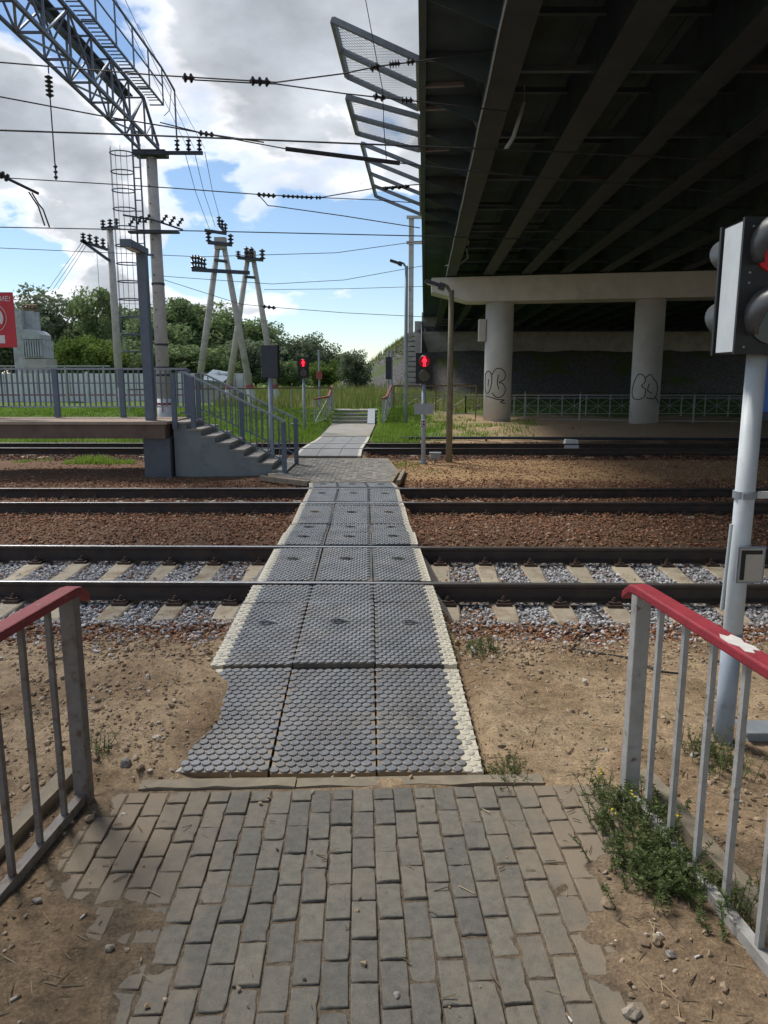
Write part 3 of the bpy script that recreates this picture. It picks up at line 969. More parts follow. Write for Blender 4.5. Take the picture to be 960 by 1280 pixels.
# ------------------------------------------------------------------ ballast and pebbles (nobody could count them)
_ph = (1 + 5 ** .5) / 2
ICO_V = np.array([(-1, _ph, 0), (1, _ph, 0), (-1, -_ph, 0), (1, -_ph, 0), (0, -1, _ph), (0, 1, _ph), (0, -1, -_ph), (0, 1, -_ph), (_ph, 0, -1), (_ph, 0, 1), (-_ph, 0, -1), (-_ph, 0, 1)], float)
ICO_V /= np.linalg.norm(ICO_V[0])
ICO_F = np.array([(0, 11, 5), (0, 5, 1), (0, 1, 7), (0, 7, 10), (0, 10, 11), (1, 5, 9), (5, 11, 4), (11, 10, 2), (10, 7, 6), (7, 1, 8), (3, 9, 4), (3, 4, 2), (3, 2, 6), (3, 6, 8), (3, 8, 9), (4, 9, 5), (2, 4, 11), (6, 2, 10), (8, 6, 7), (9, 8, 1)])


OCT_V = np.array([(1, 0, 0), (-1, 0, 0), (0, 1, 0), (0, -1, 0), (0, 0, 1), (0, 0, -1)], float) * 1.15
OCT_F = np.array([(0, 2, 4), (2, 1, 4), (1, 3, 4), (3, 0, 4), (2, 0, 5), (1, 2, 5), (3, 1, 5), (0, 3, 5)])


def stones(name, label, X, Y, Z, size, mt, rnd=None, flat=.75, cat='ballast', rough=.32, low=False):
    n = len(X)
    BV, BF = (OCT_V, OCT_F) if low else (ICO_V, ICO_F)
    nv_ = len(BV)
    v = BV[None] * (1 + rng.uniform(-rough, rough, (n, nv_, 1)))
    if low: v = v + rng.uniform(-.25, .25, v.shape)
    v = v * rng.uniform([.7, .55, .45], [1.25, 1.0, .9], (n, 1, 3))
    q = rng.normal(size=(n, 4)); q /= np.linalg.norm(q, axis=1)[:, None]
    w, x, y, z = q.T
    Rm = np.stack([1 - 2 * (y * y + z * z), 2 * (x * y - z * w), 2 * (x * z + y * w), 2 * (x * y + z * w), 1 - 2 * (x * x + z * z), 2 * (y * z - x * w),
                   2 * (x * z - y * w), 2 * (y * z + x * w), 1 - 2 * (x * x + y * y)], -1).reshape(n, 3, 3)
    v = np.einsum('nij,nkj->nki', Rm, v)
    s = np.asarray(size) if hasattr(size, '__len__') else np.full(n, size)
    v = v * s[:, None, None]
    v[..., 2] *= flat
    v += np.stack([X, Y, Z], -1)[:, None]
    Fc = (BF[None] + nv_ * np.arange(n)[:, None, None]).reshape(-1, 3)
    r = rng.random(n) if rnd is None else rnd
    o = link(name, npmesh(name, v.reshape(-1, 3), Fc, mt, rnd=np.repeat(r, nv_)))
    return tag(o, label, cat, kind='stuff')


def scatter(n, x0, x1, y0, y1):
    return rng.uniform(x0, x1, n), rng.uniform(y0, y1, n)


def off_path(X, Y, m_=.02):
    return np.abs(X - PATH_C(Y)) > PATH_HW(Y) + m_


def trk(X, Y, T):
    c, s = math.cos(T['yaw']), math.sin(T['yaw'])
    return (X * c + (Y - T['y']) * s, -X * s + (Y - T['y']) * c)


# first track: grey crushed stone
X, Y = scatter(64000, -7.6, 7.6, 5.3, 9.45)
lx, ly = trk(X, Y, T1)
edge = np.interp(Y + fbm(X, Y, .6, 4) * .16, [5.3, 5.7, 6.0, 6.3], [.0, .10, .55, 1.0])
near_sl = np.abs(((lx + 9.5 - .38 + .2715) % .543) - .2715) < .118
keep = off_path(X, Y) & ~(near_sl & (np.abs(ly) < 1.34) & (rng.random(len(X)) > .04)) & (rng.random(len(X)) < edge) & ~((np.abs(np.abs(ly) - .7975) < .06))
X, Y, ly = X[keep], Y[keep], ly[keep]
base = np.where(Y < 6.35, gz(X, Y) + .006, np.interp(Y, [6.35, 6.6, 9.2, 9.45], [-.225, -.232, -.232, -.22]))
Z = base + rng.uniform(-.012, .020, len(X))
sz = rng.uniform(.013, .027, len(X))
rv = np.clip(rng.beta(2.2, 2.0, len(X)) * .96, 0, .96)
dpath = np.abs(X - PATH_C(Y)) - PATH_HW(Y)
brown = rng.random(len(X)) < np.maximum(np.exp(-np.maximum(dpath, 0) / .35) * .9, np.where(Y < 6.45, .75, np.where(Y > 8.95, .8, .05)))
stones('ballast', 'grey crushed stone ballast of the first track', X[~brown], Y[~brown], Z[~brown], sz[~brown], STONE, rv[~brown])
stones('ballast', 'brownish stones along the edges of the grey ballast', X[brown], Y[brown], Z[brown], sz[brown] * .9, STONE_B, np.clip(rv[brown] * 1.05, 0, 1))
# brown gravel between the first and second track and on to the platform
X, Y = scatter(60000, -9.5, 9.5, 9.3, 15.4)
lx, ly = trk(X, Y, T2)
keep = off_path(X, Y) & ~((np.abs(np.abs(ly) - .7975) < .06)) & (rng.random(len(X)) < np.interp(Y, [9.3, 13.8, 14.6, 15.4], [1, 1, .8, .35]))
near_sl = np.abs(((lx + 11.0 - .2 + .2715) % .543) - .2715) < .10
keep &= ~(near_sl & (np.abs(ly) < 1.2) & (rng.random(len(X)) > .45))
X, Y = X[keep], Y[keep]
Z = gz(X, Y) + rng.uniform(-.008, .018, len(X)) + np.where((Y > 11.5) & (Y < 14), .012, 0)
stones('gravel', 'rusty brown gravel between the first track and the platform', X, Y, Z, rng.uniform(.012, .027, len(X)) * np.interp(Y, [9, 15], [1, 1.25]), STONE_B, rng.beta(2, 2.3, len(X)), low=True)
# berm beyond the second track
X, Y = scatter(15000, -9, 12, 14.6, 19.4)
keep = ~np.array([inpoly(a, b) for a, b in zip(X, Y)]) & off_path(X, Y) & (rng.random(len(X)) < np.where(X > 0, 1, .55))
keep &= ~((X > -4.9) & (X < -2.3) & (Y > 15.7) & (Y < 17.9))
X, Y = X[keep], Y[keep]
stones('gravel', 'reddish gravel scattered on the berm beyond the second track', X, Y, gz(X, Y) + .003, rng.uniform(.012, .030, len(X)), STONE_B, rng.beta(2.4, 2, len(X)), low=True)
# third track dark ballast
X, Y = scatter(12000, -15, 15, 19.3, 23.9)
lx, ly = trk(X, Y, T3)
keep = off_path(X, Y, .05) & (np.abs(np.abs(ly) - .7975) > .09)
X, Y = X[keep], Y[keep]
stones('ballast', 'dark oily ballast of the track behind the platform', X, Y, gz(X, Y) + .01, rng.uniform(.025, .05, len(X)), STONE_B, rng.beta(1.2, 4, len(X)), low=True)
# pebbles in the dirt near the bricks
X, Y = scatter(40000, -3.6, 3.6, 1.3, 6.2)
dens = np.interp(Y, [1.3, 3.5, 4.4, 5.2, 5.9], [.10, .16, .22, .45, 1.0]) + .5 * sst(.15, .7, fbm(X, Y, .5, 3))
keep = (rng.random(len(X)) < dens * .55)
onb = (Y < 3.66) & (gz(X, Y) < BR_Z + .002) & (np.abs(X + .1) < 1.6)
keep &= ~(onb & (rng.random(len(X)) > .05))
keep &= ~((np.abs(X - PATH_C(Y)) < PATH_HW(Y) + .02) & (Y > 3.68) & (gz(X, Y) < MAT_Z(Y) + .004))
X, Y = X[keep], Y[keep]
sz = rng.gamma(1.6, .0032, len(X)) + .0032 + .006 * sst(4.9, 5.7, Y) * rng.random(len(X))
stones('pebbles', 'small loose pebbles on the sandy dirt', X, Y, np.maximum(gz(X, Y), np.where((Y < 3.6) & (np.abs(X + .1) < 1.3), BR_Z + .001, -9)) + sz * .25, np.minimum(sz, .026), STONE_D, rng.beta(2, 2, len(X)), cat='pebbles', low=True)


# single bigger stones one can point at
def stone(px, py, s, label, c, seed, Zg=None):
    P = atz(px, py, BR_Z)
    z = max(float(gz(P.x, P.y)), BR_Z if -1.3 < P.x < .9 and P.y < 3.6 else -9)
    r = np.random.default_rng(seed)
    import bmesh
    s *= .85
    bm = bmesh.new(); bmesh.ops.create_icosphere(bm, subdivisions=2, radius=1)
    ax = r.uniform(.7, 1.25, 3); ax[2] *= .7
    ph = r.uniform(0, 6, 3)
    for v in bm.verts:
        k = 1 + .10 * random.uniform(-1, 1) + .20 * math.sin(v.co.x * 3 + ph[0]) * math.cos(v.co.y * 2.6 + ph[1]) + .12 * math.sin(v.co.z * 4 + ph[2])
        v.co = Vector((v.co.x * ax[0] * k, v.co.y * ax[1] * k, v.co.z * ax[2] * k)) * s
    me = bpy.data.meshes.new('stone'); bm.to_mesh(me); bm.free()
    me.materials.append(c)
    o = link('stone', me, None, (P.x, P.y, z + s * .42))
    tag(o, label, 'stone')


ST1 = mat('stone_tan', (.30, .22, .145), (.20, .145, .095), 30, .85, bump=.3)
ST2 = mat('stone_grey', (.27, .25, .23), (.19, .175, .16), 30, .85, bump=.3)
ST3 = mat('stone_pale', (.40, .34, .27), (.31, .26, .20), 30, .85, bump=.3)
stone(759, 1132, .030, 'tan rounded stone on the sand at the right brick edge', ST1, 1)
stone(756, 1112, .016, 'small tan stone right beside the tan rounded stone', ST1, 2)
stone(821, 1183, .028, 'dark tan angular stone below the green weed', ST1, 3)
stone(790, 1268, .030, 'flat pale stone lying on sand near the brick corner', ST3, 4)
stone(838, 1200, .020, 'brown stone next to the dark tan angular stone', ST2, 5)
stone(158, 963, .042, 'grey round stone at the foot of the left railing post', ST2, 6)
stone(175, 968, .028, 'tan stone beside the grey round stone by the left railing', ST1, 7)
stone(496, 1245, .014, 'dark pebble lying alone on a paving brick', ST2, 8)
stone(137, 1188, .020, 'pale stone chip on the sand over the left bricks', ST3, 9)
stone(47, 1131, .018, 'grey pebble under the left railing bottom rail', ST2, 10)

# ------------------------------------------------------------------ overpass
bu = Vector((BRIDGE_T, 1, 0)).normalized()
bn = Vector((1, -BRIDGE_T, 0)).normalized()


def bp(lat_, Y, Z):             # a point in bridge coordinates: offset to the right of the edge line, Y, height
    return Vector((lat_ + BRIDGE_T * Y, Y, Z))


bridge = thing('road_overpass', 'wide concrete and steel road overpass crossing above the tracks', 'bridge', (6.9, 33.0, 0))
BY0, BY1, BW = -14.0, 70.5, 38.0
ZG, ZS = 6.45, 7.75           # girder bottom, slab bottom


def bbox(m, l0, l1, y0, y1, z0, z1):
    m.hexa([bp(l0, y0, z0), bp(l1, y0, z0), bp(l1, y1, z0), bp(l0, y1, z0), bp(l0, y0, z1), bp(l1, y0, z1), bp(l1, y1, z1), bp(l0, y1, z1)])


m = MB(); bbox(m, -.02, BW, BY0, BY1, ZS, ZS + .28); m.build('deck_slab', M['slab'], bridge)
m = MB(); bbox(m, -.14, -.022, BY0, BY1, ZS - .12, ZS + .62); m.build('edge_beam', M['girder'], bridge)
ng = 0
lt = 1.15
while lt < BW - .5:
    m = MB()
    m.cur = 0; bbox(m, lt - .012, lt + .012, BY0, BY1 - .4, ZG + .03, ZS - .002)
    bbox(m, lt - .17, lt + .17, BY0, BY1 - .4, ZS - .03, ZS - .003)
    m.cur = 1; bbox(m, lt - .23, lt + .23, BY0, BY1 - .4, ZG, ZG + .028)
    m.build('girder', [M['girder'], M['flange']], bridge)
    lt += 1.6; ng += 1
y = BY0 + 1.5
while y < BY1 - 1:
    m = MB()
    l0 = 1.15
    for k in range(min(ng - 1, 12)):
        a, b = l0 + 1.6 * k + .02, l0 + 1.6 * (k + 1) - .02
        m.bar(bp(a, y, ZG + .25), bp(b, y, ZG + .25), .09)
        m.bar(bp(a, y, ZS - .25), bp(b, y, ZS - .25), .09)
    m.build('cross_brace', M['girder'], bridge)
    y += 3.1
for yy in np.arange(2.0, 30.0, 2.05):   # ribs under the cantilevered slab edge
    m = MB()
    m.hexa([bp(-.02, yy, ZS - .10), bp(1.13, yy, ZS - .55), bp(1.13, yy + .015, ZS - .55), bp(-.02, yy + .015, ZS - .10),
            bp(-.02, yy, ZS - .004), bp(1.13, yy, ZS - .004), bp(1.13, yy + .015, ZS - .004), bp(-.02, yy + .015, ZS - .004)])
    m.build('slab_bracket', M['girder'], bridge)


def piery(l): return 33.7 - .19 * (l - 3.3)


# pier cap with a tapered free end
m = MB()
def capx(l, s, z):
    return bp(l, piery(l) + s * .75, z)
zb, zt = 5.35, ZG - .06
prof = [(.30, zt), (.30, zb + .45), (1.9, zb + .02), (2.4, zb), (BW - 1, zb), (BW - 1, zt)]
i0 = len(m.v)
for s in (-1, 1):
    for l, z in prof: m.v.append(tuple(capx(l, s, z)))
n_ = len(prof)
for k in range(n_):
    k2 = (k + 1) % n_
    m.f.append((k, k2, n_ + k2, n_ + k)); m.mi.append(0)
m.f.append(tuple(range(n_))); m.mi.append(0)
m.f.append(tuple(range(n_, 2 * n_))[::-1]); m.mi.append(0)
m.build('pier_cap', M['pier'], bridge)
for k in range(2, 2):
    pass
GRAF = {0: [[(-.62, 1.55), (-.60, 1.95), (-.45, 2.12), (-.28, 2.0), (-.25, 1.6), (-.35, 1.2), (-.5, 1.12), (-.6, 1.3), (-.62, 1.55)],
            [(-.25, 1.95), (-.1, 2.2), (.12, 2.22), (.3, 2.0), (.25, 1.75), (.05, 1.62), (.2, 1.55), (.32, 1.3), (.2, 1.0), (-.05, .95), (-.22, 1.15)],
            [(-.4, 1.75), (-.42, 1.45)], [(.02, 1.95), (-.02, 1.6), (.05, 1.3)],
            [(-.55, 1.0), (-.2, .92), (.0, .85), (.3, .82), (.12, .74), (.32, .66)]],
        1: [[(-.45, 1.95), (-.3, 2.2), (-.1, 2.15), (-.02, 1.9), (-.15, 1.7), (.0, 1.55), (-.02, 1.25), (-.25, 1.1), (-.5, 1.2), (-.58, 1.5), (-.45, 1.95)],
            [(-.02, 2.05), (.15, 2.2), (.28, 2.0), (.42, 1.85), (.5, 1.5), (.4, 1.2), (.2, 1.15), (.05, 1.2)],
            [(.12, 1.8), (.08, 1.5), (.25, 1.4)], [(.42, 1.2), (.55, 1.05), (.6, .95)]]}
for k in range(6):
    l = 3.35 + 6.35 * k
    c = bp(l, piery(l), 0)
    m = MB()
    g0 = float(gz(c.x, c.y)) - .25
    m.tube([(c.x, c.y, g0), (c.x, c.y, 2.0), (c.x, c.y, zb - .002)], .62, 36)
    co = m.build('column', M['pier'], bridge, smooth=True)
    if k in GRAF:
        for st in GRAF[k]:
            P_ = []
            for (u, v) in st:
                a = -math.pi / 2 - math.atan2(c.x, c.y) * 1.0 + u / .62 * 1.12
                P_.append(Vector((c.x + .624 * math.cos(a), c.y + .624 * math.sin(a), v * .98 + (.28 if k == 0 else .05))))
            # smooth the stroke
            Q = []
            for q in range(len(P_) - 1):
                p0, p1, p2, p3 = P_[max(q - 1, 0)], P_[q], P_[q + 1], P_[min(q + 2, len(P_) - 1)]
                for tt in np.linspace(0, 1, 5)[:-1]:
                    w_ = .5 * ((2 * p1) + (p2 - p0) * tt + (2 * p0 - 5 * p1 + 4 * p2 - p3) * tt ** 2 + (3 * p1 - p0 - 3 * p2 + p3) * tt ** 3)
                    d_ = Vector((w_.x - c.x, w_.y - c.y, 0)).normalized() * .623
                    Q.append(Vector((c.x + d_.x, c.y + d_.y, w_.z)))
            Q.append(P_[-1])
            mg = MB(); mg.tube(Q, .021, 5)
            gg = mg.build('graffiti', M['graffiti'], co)
    if k == 0:
        mg = MB(); mg.box((c.x - .78, c.y - .05, 4.15), (.30, .35, .95)); mg.build('drain_box', M['pier'], co)

# abutment
m = MB(); bbox(m, -.2, BW, 69.6, 71.0, 3.6, ZG - .12); m.build('abutment', M['conc'], bridge)
m = MB(); bbox(m, -.25, BW, 70.6, 71.2, ZG - .12, ZS + .4); m.build('back_wall', M['conc'], bridge)
m = MB(); bbox(m, -.9, -.26, 69.9, 71.0, 5.4, 7.3); m.build('wing_wall', M['conc'], bridge)
# pale cable along the first girder and hanging pipe
m = MB(); m.tube([bp(.93, y_, ZG - .03 - .05 * math.sin(y_ * .9) ** 2) for y_ in np.arange(0, 33.1, .8)], .014, 5)
m.build('cable', M['ins_white'], bridge)
m = MB()
q0, q1 = at(655, 128, 13.9), at(632, 187, 13.9)
m.tube([q0, q0.lerp(q1, .35) + Vector((.02, 0, -.02)), q0.lerp(q1, .7) + Vector((.04, 0, -.03)), q1], .035, 8)
m.tube([q0, q0 + Vector((0, 0, 6.5 - q0.z + .3 if q0.z < 6.5 else .3))], .012, 5)
m.build('hanging_pipe', M['ins_white'], bridge)
m = MB()
wp = [at(557, 332, 33.2), at(575, 330, 31), at(585, 322, 30), at(583, 312, 29.5), at(586, 300, 29)]
m.tube(wp, .03, 5); m.build('cable', M['ins_white'], bridge)

# ------------------------------------------------------------------ guard screens on the bridge edge
def screen(label, corners, nb_, mesh_, brackets):
    """corners: outer near, outer far, inner far, inner near (pixels on the tilted plane)"""
    ON, OF, IF, IN = corners
    root = thing('guard_screen', label, 'guard screen', (IN + IF) / 2, 'guard screens on the overpass edge')
    up = (ON - IN).cross(IF - IN).normalized()
    m = MB(); m.bar(ON, OF, .085, .10, up); m.build('outer_bar', M['frame_steel'], root)
    m = MB(); m.bar(IN, IF, .06, .08, up); m.build('inner_bar', M['frame_steel'], root)
    for k in range(nb_):
        tt = k / (nb_ - 1)
        a, b = IN.lerp(IF, tt), ON.lerp(OF, tt)
        m = MB(); m.bar(a, b, .085, .10, up); m.build('cross_bar', M['frame_steel'], root)
        if k in brackets:
            e = Vector((a.x + brackets[k], a.y - .05, a.z + .02))
            m = MB(); m.bar(a, e, .10, .07)
            if k == 2 and nb_ == 3 and len(brackets) == 3 and brackets[k] > .85:
                m.bar(e, e + Vector((.22, -.05, -.42)), .08, .08)
            m.build('bracket', M['bracket'], root)
    if mesh_:
        m = MB()
        e1, e2 = (IN - ON), (OF - ON)
        L1, L2 = e1.length, e2.length
        st = .12
        def line(a, b):
            m.bar(ON + e1 * (a[0] / L1) + e2 * (a[1] / L2), ON + e1 * (b[0] / L1) + e2 * (b[1] / L2), .006, .006, up)
        k = -L2
        while k < L1:
            # diagonal lines u - v = k and u + v = k + L2
            u0, v0 = (k, 0) if k >= 0 else (0, -k)
            ln = min(L1 - u0, L2 - v0)
            if ln > .02: line((u0, v0), (u0 + ln, v0 + ln))
            s_ = k + L2
            u1 = min(s_, L1); v1 = s_ - u1
            u2 = max(0, s_ - L2); v2 = s_ - u2
            if v1 <= L2 and u1 - u2 > .02: line((u1, v1), (u2, v2))
            k += st
        tag(m.build('wire_mesh', M['steel_gal'], root), kind='stuff')
    return root


def edgept(py_, Z=ZS - .05):       # a point on the bridge's left edge at a picture height
    d = ray(525, py_)
    y_ = (Z - CAM_H) / d.z * d.y
    return Vector((BRIDGE_T * y_ - .16, y_, Z))


def outer(inn, px_, py_, out_, rise):
    return Vector((inn.x - out_, inn.y, inn.z + rise))


def scr(label, yin0, yin1, out_, rise, nb_, mesh_, br):
    a, b = edgept(yin0), edgept(yin1)
    screen(label, (a + Vector((-out_, 0, rise)), b + Vector((-out_, 0, rise)), b, a), nb_, mesh_, br)


scr('grey steel guard screen with wire mesh, largest one on the overpass edge', 74, 136, 1.53, .64, 3, True, {0: .92, 1: .9, 2: 1.05})
scr('smaller grey guard screen with wire mesh between the two other screens', 146, 188, 1.58, .40, 3, True, {1: .85, 2: .75})
scr('grey guard screen without mesh, five bars, nearest the bridge pier', 209, 268, 1.58, .60, 5, False, {})

# ------------------------------------------------------------------ platform and stairs
PZ, PF, PB, PX = 1.11, 15.70, 17.55, -4.62
plat = thing('station_platform', 'low narrow station platform with brown edge beam on a grey block', 'platform', (-9, 16.5, -.15))
m = MB()
m.prism([(PF, PZ - .36), (PF + .42, PZ - .36), (PF + .42, PZ - .06), (PF - .0, PZ - .06)], 'X', -24, PX - .06)
m.build('edge_beam', M['beam'], plat)
m = MB()
m.prism([(PF - .05, PZ - .058), (PB + .1, PZ - .058), (PB + .1, PZ), (PF - .03, PZ)], 'X', -24, PX)
m.build('deck', M['deck'], plat)
m = MB(); m.prism([(PB - .3, PZ - .32), (PB - .05, PZ - .32), (PB - .05, PZ - .06), (PB - .3, PZ - .06)], 'X', -24, PX - .06); m.build('rear_beam', M['beam'], plat)
for xb0 in (-5.18, -12.2, -19.2):
    m = MB()
    m.b2((xb0, PF + .06, -.3), (xb0 + .57, PF + .85, PZ - .362)); m.build('support_block', M['blockpaint'], plat)
    m = MB(); m.b2((xb0, PB - .5, -.3), (xb0 + .57, PB, PZ - .322)); m.build('support_block', M['blockpaint'], plat)

stairs = thing('concrete_stairs', 'grey painted concrete stairs leading down from the platform to the path', 'stairs', (-3.4, 16.7, -.15))
SY0, SY1 = 15.92, 17.55
n_st, tr_, ri_ = 7, .305, .148
x_top = -4.28
prof = [(-4.56, -.3)]
prof.append((-4.56, PZ - .065))
xx, zz_ = x_top, PZ - .065
for k in range(n_st):
    prof.append((xx, zz_)); zz_ -= ri_; prof.append((xx, zz_)); xx += tr_
prof.append((xx, zz_)); prof.append((xx, -.3))
m = MB(); m.prism(prof, 'Y', SY0, SY1); m.build('stair_body', M['stairpaint'], stairs)
m = MB(); m.b2((-4.57, SY0 - .02, PZ - .063), (x_top + .03, SY1 + .02, PZ - .02)); m.build('step', M['tread'], stairs)
for k in range(n_st):
    xa = x_top + k * tr_; zt_ = PZ - .065 - (k + 1) * ri_
    m = MB(); m.b2((xa + .002, SY0 - .02, zt_ + .002), (xa + tr_ + .03, SY1 + .02, zt_ + .042)); m.build('step', M['tread'], stairs)
XE = x_top + n_st * tr_            # stairs end


def stair_rail(label, yy, front):
    r = thing('stair_railing', label, 'railing', ((x_top + XE) / 2, yy, 0))
    zT = lambda x: PZ + 1.02 - max(0, (x - x_top)) * (ri_ / tr_) if x < XE - .02 else PZ + 1.02 - (XE - x_top) * (ri_ / tr_)
    x0 = -4.38
    for x in ((x0, x_top + 3.0 * tr_, XE + .05) if not front else (x0 - .12, x0 + .28, XE - .02)):
        zb_ = max(-.12, PZ - .10 - max(0, x - x_top) * (ri_ / tr_) - .1) if not front or x > XE - .1 else PZ - .16
        m = MB(); m.box((x, yy, (zT(x) + zb_) / 2), (.10, .08, zT(x) - zb_)); m.build('post', M['bluegrey'], r)
    m = MB()
    m.bar((x0, yy, zT(x0) + .02), (x_top, yy, zT(x0) + .02), .05, .04)
    m.bar((x_top, yy, zT(x0) + .02), (XE, yy, zT(XE) + .02), .05, .04); m.build('handrail', M['steel_gal'], r)
    m = MB(); m.bar((x0, yy, zT(x0) - .84), (x_top, yy, zT(x0) - .84), .03, .03)
    m.bar((x_top, yy, zT(x0) - .84), (XE, yy, zT(XE) - .84), .03, .03); m.build('bottom_rail', M['bluegrey'], r)
    x = x0 + .12
    while x < XE - .05:
        m = MB(); m.box((x, yy, zT(x) - .42), (.022, .022, .83)); m.build('baluster', M['bluegrey'], r)
        x += .125
    return r


stair_rail('blue-grey stair railing on the side of the stairs away from the rails', SY1 - .08, False)
stair_rail('blue-grey stair railing fixed to the outer face of the stairs above the ballast', SY0 - .07, True)

fence = thing('platform_railing', 'long blue-grey railing with thin balusters along the back of the platform', 'railing', (-10, PB - .05, PZ))
fy = PB - .05
fx0, fx1 = -22.0, -4.62
m = MB(); m.bar((fx0, fy, PZ + 1.13), (fx1, fy, PZ + 1.13), .05, .045); m.build('top_rail', M['steel_gal'], fence)
m = MB(); m.bar((fx0, fy, PZ + .80), (fx1, fy, PZ + .80), .025, .025); m.build('middle_rail', M['bluegrey'], fence)
m = MB(); m.bar((fx0, fy, PZ + .25), (fx1, fy, PZ + .25), .035, .035); m.build('bottom_rail', M['steel_gal'], fence)
x = fx1
bal = MB(); bal.box((0, 0, 0), (.034, .022, .86)); balm = bal.mesh('baluster', M['bluegrey'])
while x > fx0:
    m = MB(); m.box((x, fy - .0, PZ + .565), (.12, .09, 1.12)); m.build('post', M['bluegrey'], fence)
    k = x - .13
    while k > x - 1.56 + .08 and k > fx0:
        if k > -13.5: link('baluster', balm, fence, Vector((k, fy, PZ + .685)) - ORG[fence.name])
        k -= .1265
    x -= 1.56

# lamp column on the platform
lp = at(189, 526, 16.25); lp.z = PZ
lc = thing('lamp_column', 'blue-grey angular steel lamp column standing on the platform edge', 'lamp post', lp)
m = MB(); m.b2((lp.x - .095, lp.y - .10, PZ), (lp.x + .095, lp.y + .10, 4.62)); m.build('column', M['bluegrey'], lc)
m = MB(); m.hexa([(lp.x - .11, lp.y - 1.0, 4.60), (lp.x + .11, lp.y - 1.0, 4.60), (lp.x + .11, lp.y + .12, 4.625), (lp.x - .11, lp.y + .12, 4.625),
                  (lp.x - .11, lp.y - 1.0, 4.74), (lp.x + .11, lp.y - 1.0, 4.74), (lp.x + .11, lp.y + .12, 4.74), (lp.x - .11, lp.y + .12, 4.74)])
m.build('arm', M['bluegrey'], lc)
m = MB(); m.b2((lp.x - .07, lp.y - .9, 4.585), (lp.x + .07, lp.y - .35, 4.604)); m.build('lamp', M['white_plate'], lc)


# ---- text as thin mesh
def text_mesh(name, s_, size, mt, ext=.002):
    c = bpy.data.curves.new(name, 'FONT'); c.body = s_; c.size = size; c.extrude = ext
    c.align_x = 'CENTER'; c.align_y = 'CENTER'; c.resolution_u = 2
    o = bpy.data.objects.new(name + '_tmp', c); COL.objects.link(o)
    dg = bpy.context.evaluated_depsgraph_get()
    me = bpy.data.meshes.new_from_object(o.evaluated_get(dg))
    bpy.data.objects.remove(o); me.name = name
    me.materials.clear(); me.materials.append(mt)
    return me


# warning sign on a wooden post
sp_ = Vector((-9.18, 17.32, PZ))
sg = thing('warning_sign', 'red warning sign with white lettering and a prohibition circle on a brown post', 'sign', sp_)
m = MB(); m.tube([(sp_.x, sp_.y, PZ), (sp_.x - .02, sp_.y, PZ + 3.15)], .085, 10); m.build('post', M['wood'], sg)
m = MB(); m.tube([(sp_.x, sp_.y, PZ + .001), (sp_.x, sp_.y, PZ + .20)], .10, 10); m.build('white_base', M['whitewall'], sg)
bw, bh, bz_ = 1.02, 1.22, 3.33
bxc = -8.93
m = MB(); m.box((bxc, sp_.y - .105, bz_), (bw, .02, bh)); board = m.build('board', M['sign_red'], sg)
def flat(me, x, z, name, d=.118):
    o = link(name, me, board, Vector((x, sp_.y - d, z)) - ORG[sg.name]); o.rotation_euler = (R(90), 0, 0); return o
flat(text_mesh('lettering', 'ВНИМАНИЕ!', .15, M['sign_white']), bxc, bz_ + .46, 'lettering')
m = MB(); m.tube([(0, 0, 0), (0, 0, .004)], .33, 32); flat(m.mesh('disc', M['sign_white']), bxc + .0, bz_ + .05, 'disc')
m = MB(); pts = [(.285 * math.cos(a), .285 * math.sin(a), .006) for a in np.linspace(0, 2 * math.pi, 33)]; m.tube(pts, .03, 6, False)
m.bar((-.2, .2, .006), (.2, -.2, .006), .06, .008); flat(m.mesh('prohibition_ring', M['sign_red']), bxc, bz_ + .05, 'prohibition_ring')
m = MB()      # walking figure and train front in black
m.tube([(.0, .17, .005), (.0, .17, .009)], .04, 12); m.bar((.0, .12, .007), (-.02, -.03, .007), .075, .005)
m.bar((-.02, -.02, .007), (.07, -.2, .007), .045, .005); m.bar((-.02, -.02, .007), (-.1, -.19, .007), .045, .005)
m.bar((.0, .1, .007), (.11, .0, .007), .035, .005); m.bar((.0, .1, .007), (-.11, .02, .007), .035, .005)
flat(m.mesh('figure', M['black']), bxc + .03, bz_ + .05, 'figure')
m = MB(); m.b2((-.22, -.09, 0), (.22, .09, .003)); flat(m.mesh('notice', M['sign_white']), bxc + .03, bz_ - .43, 'notice')

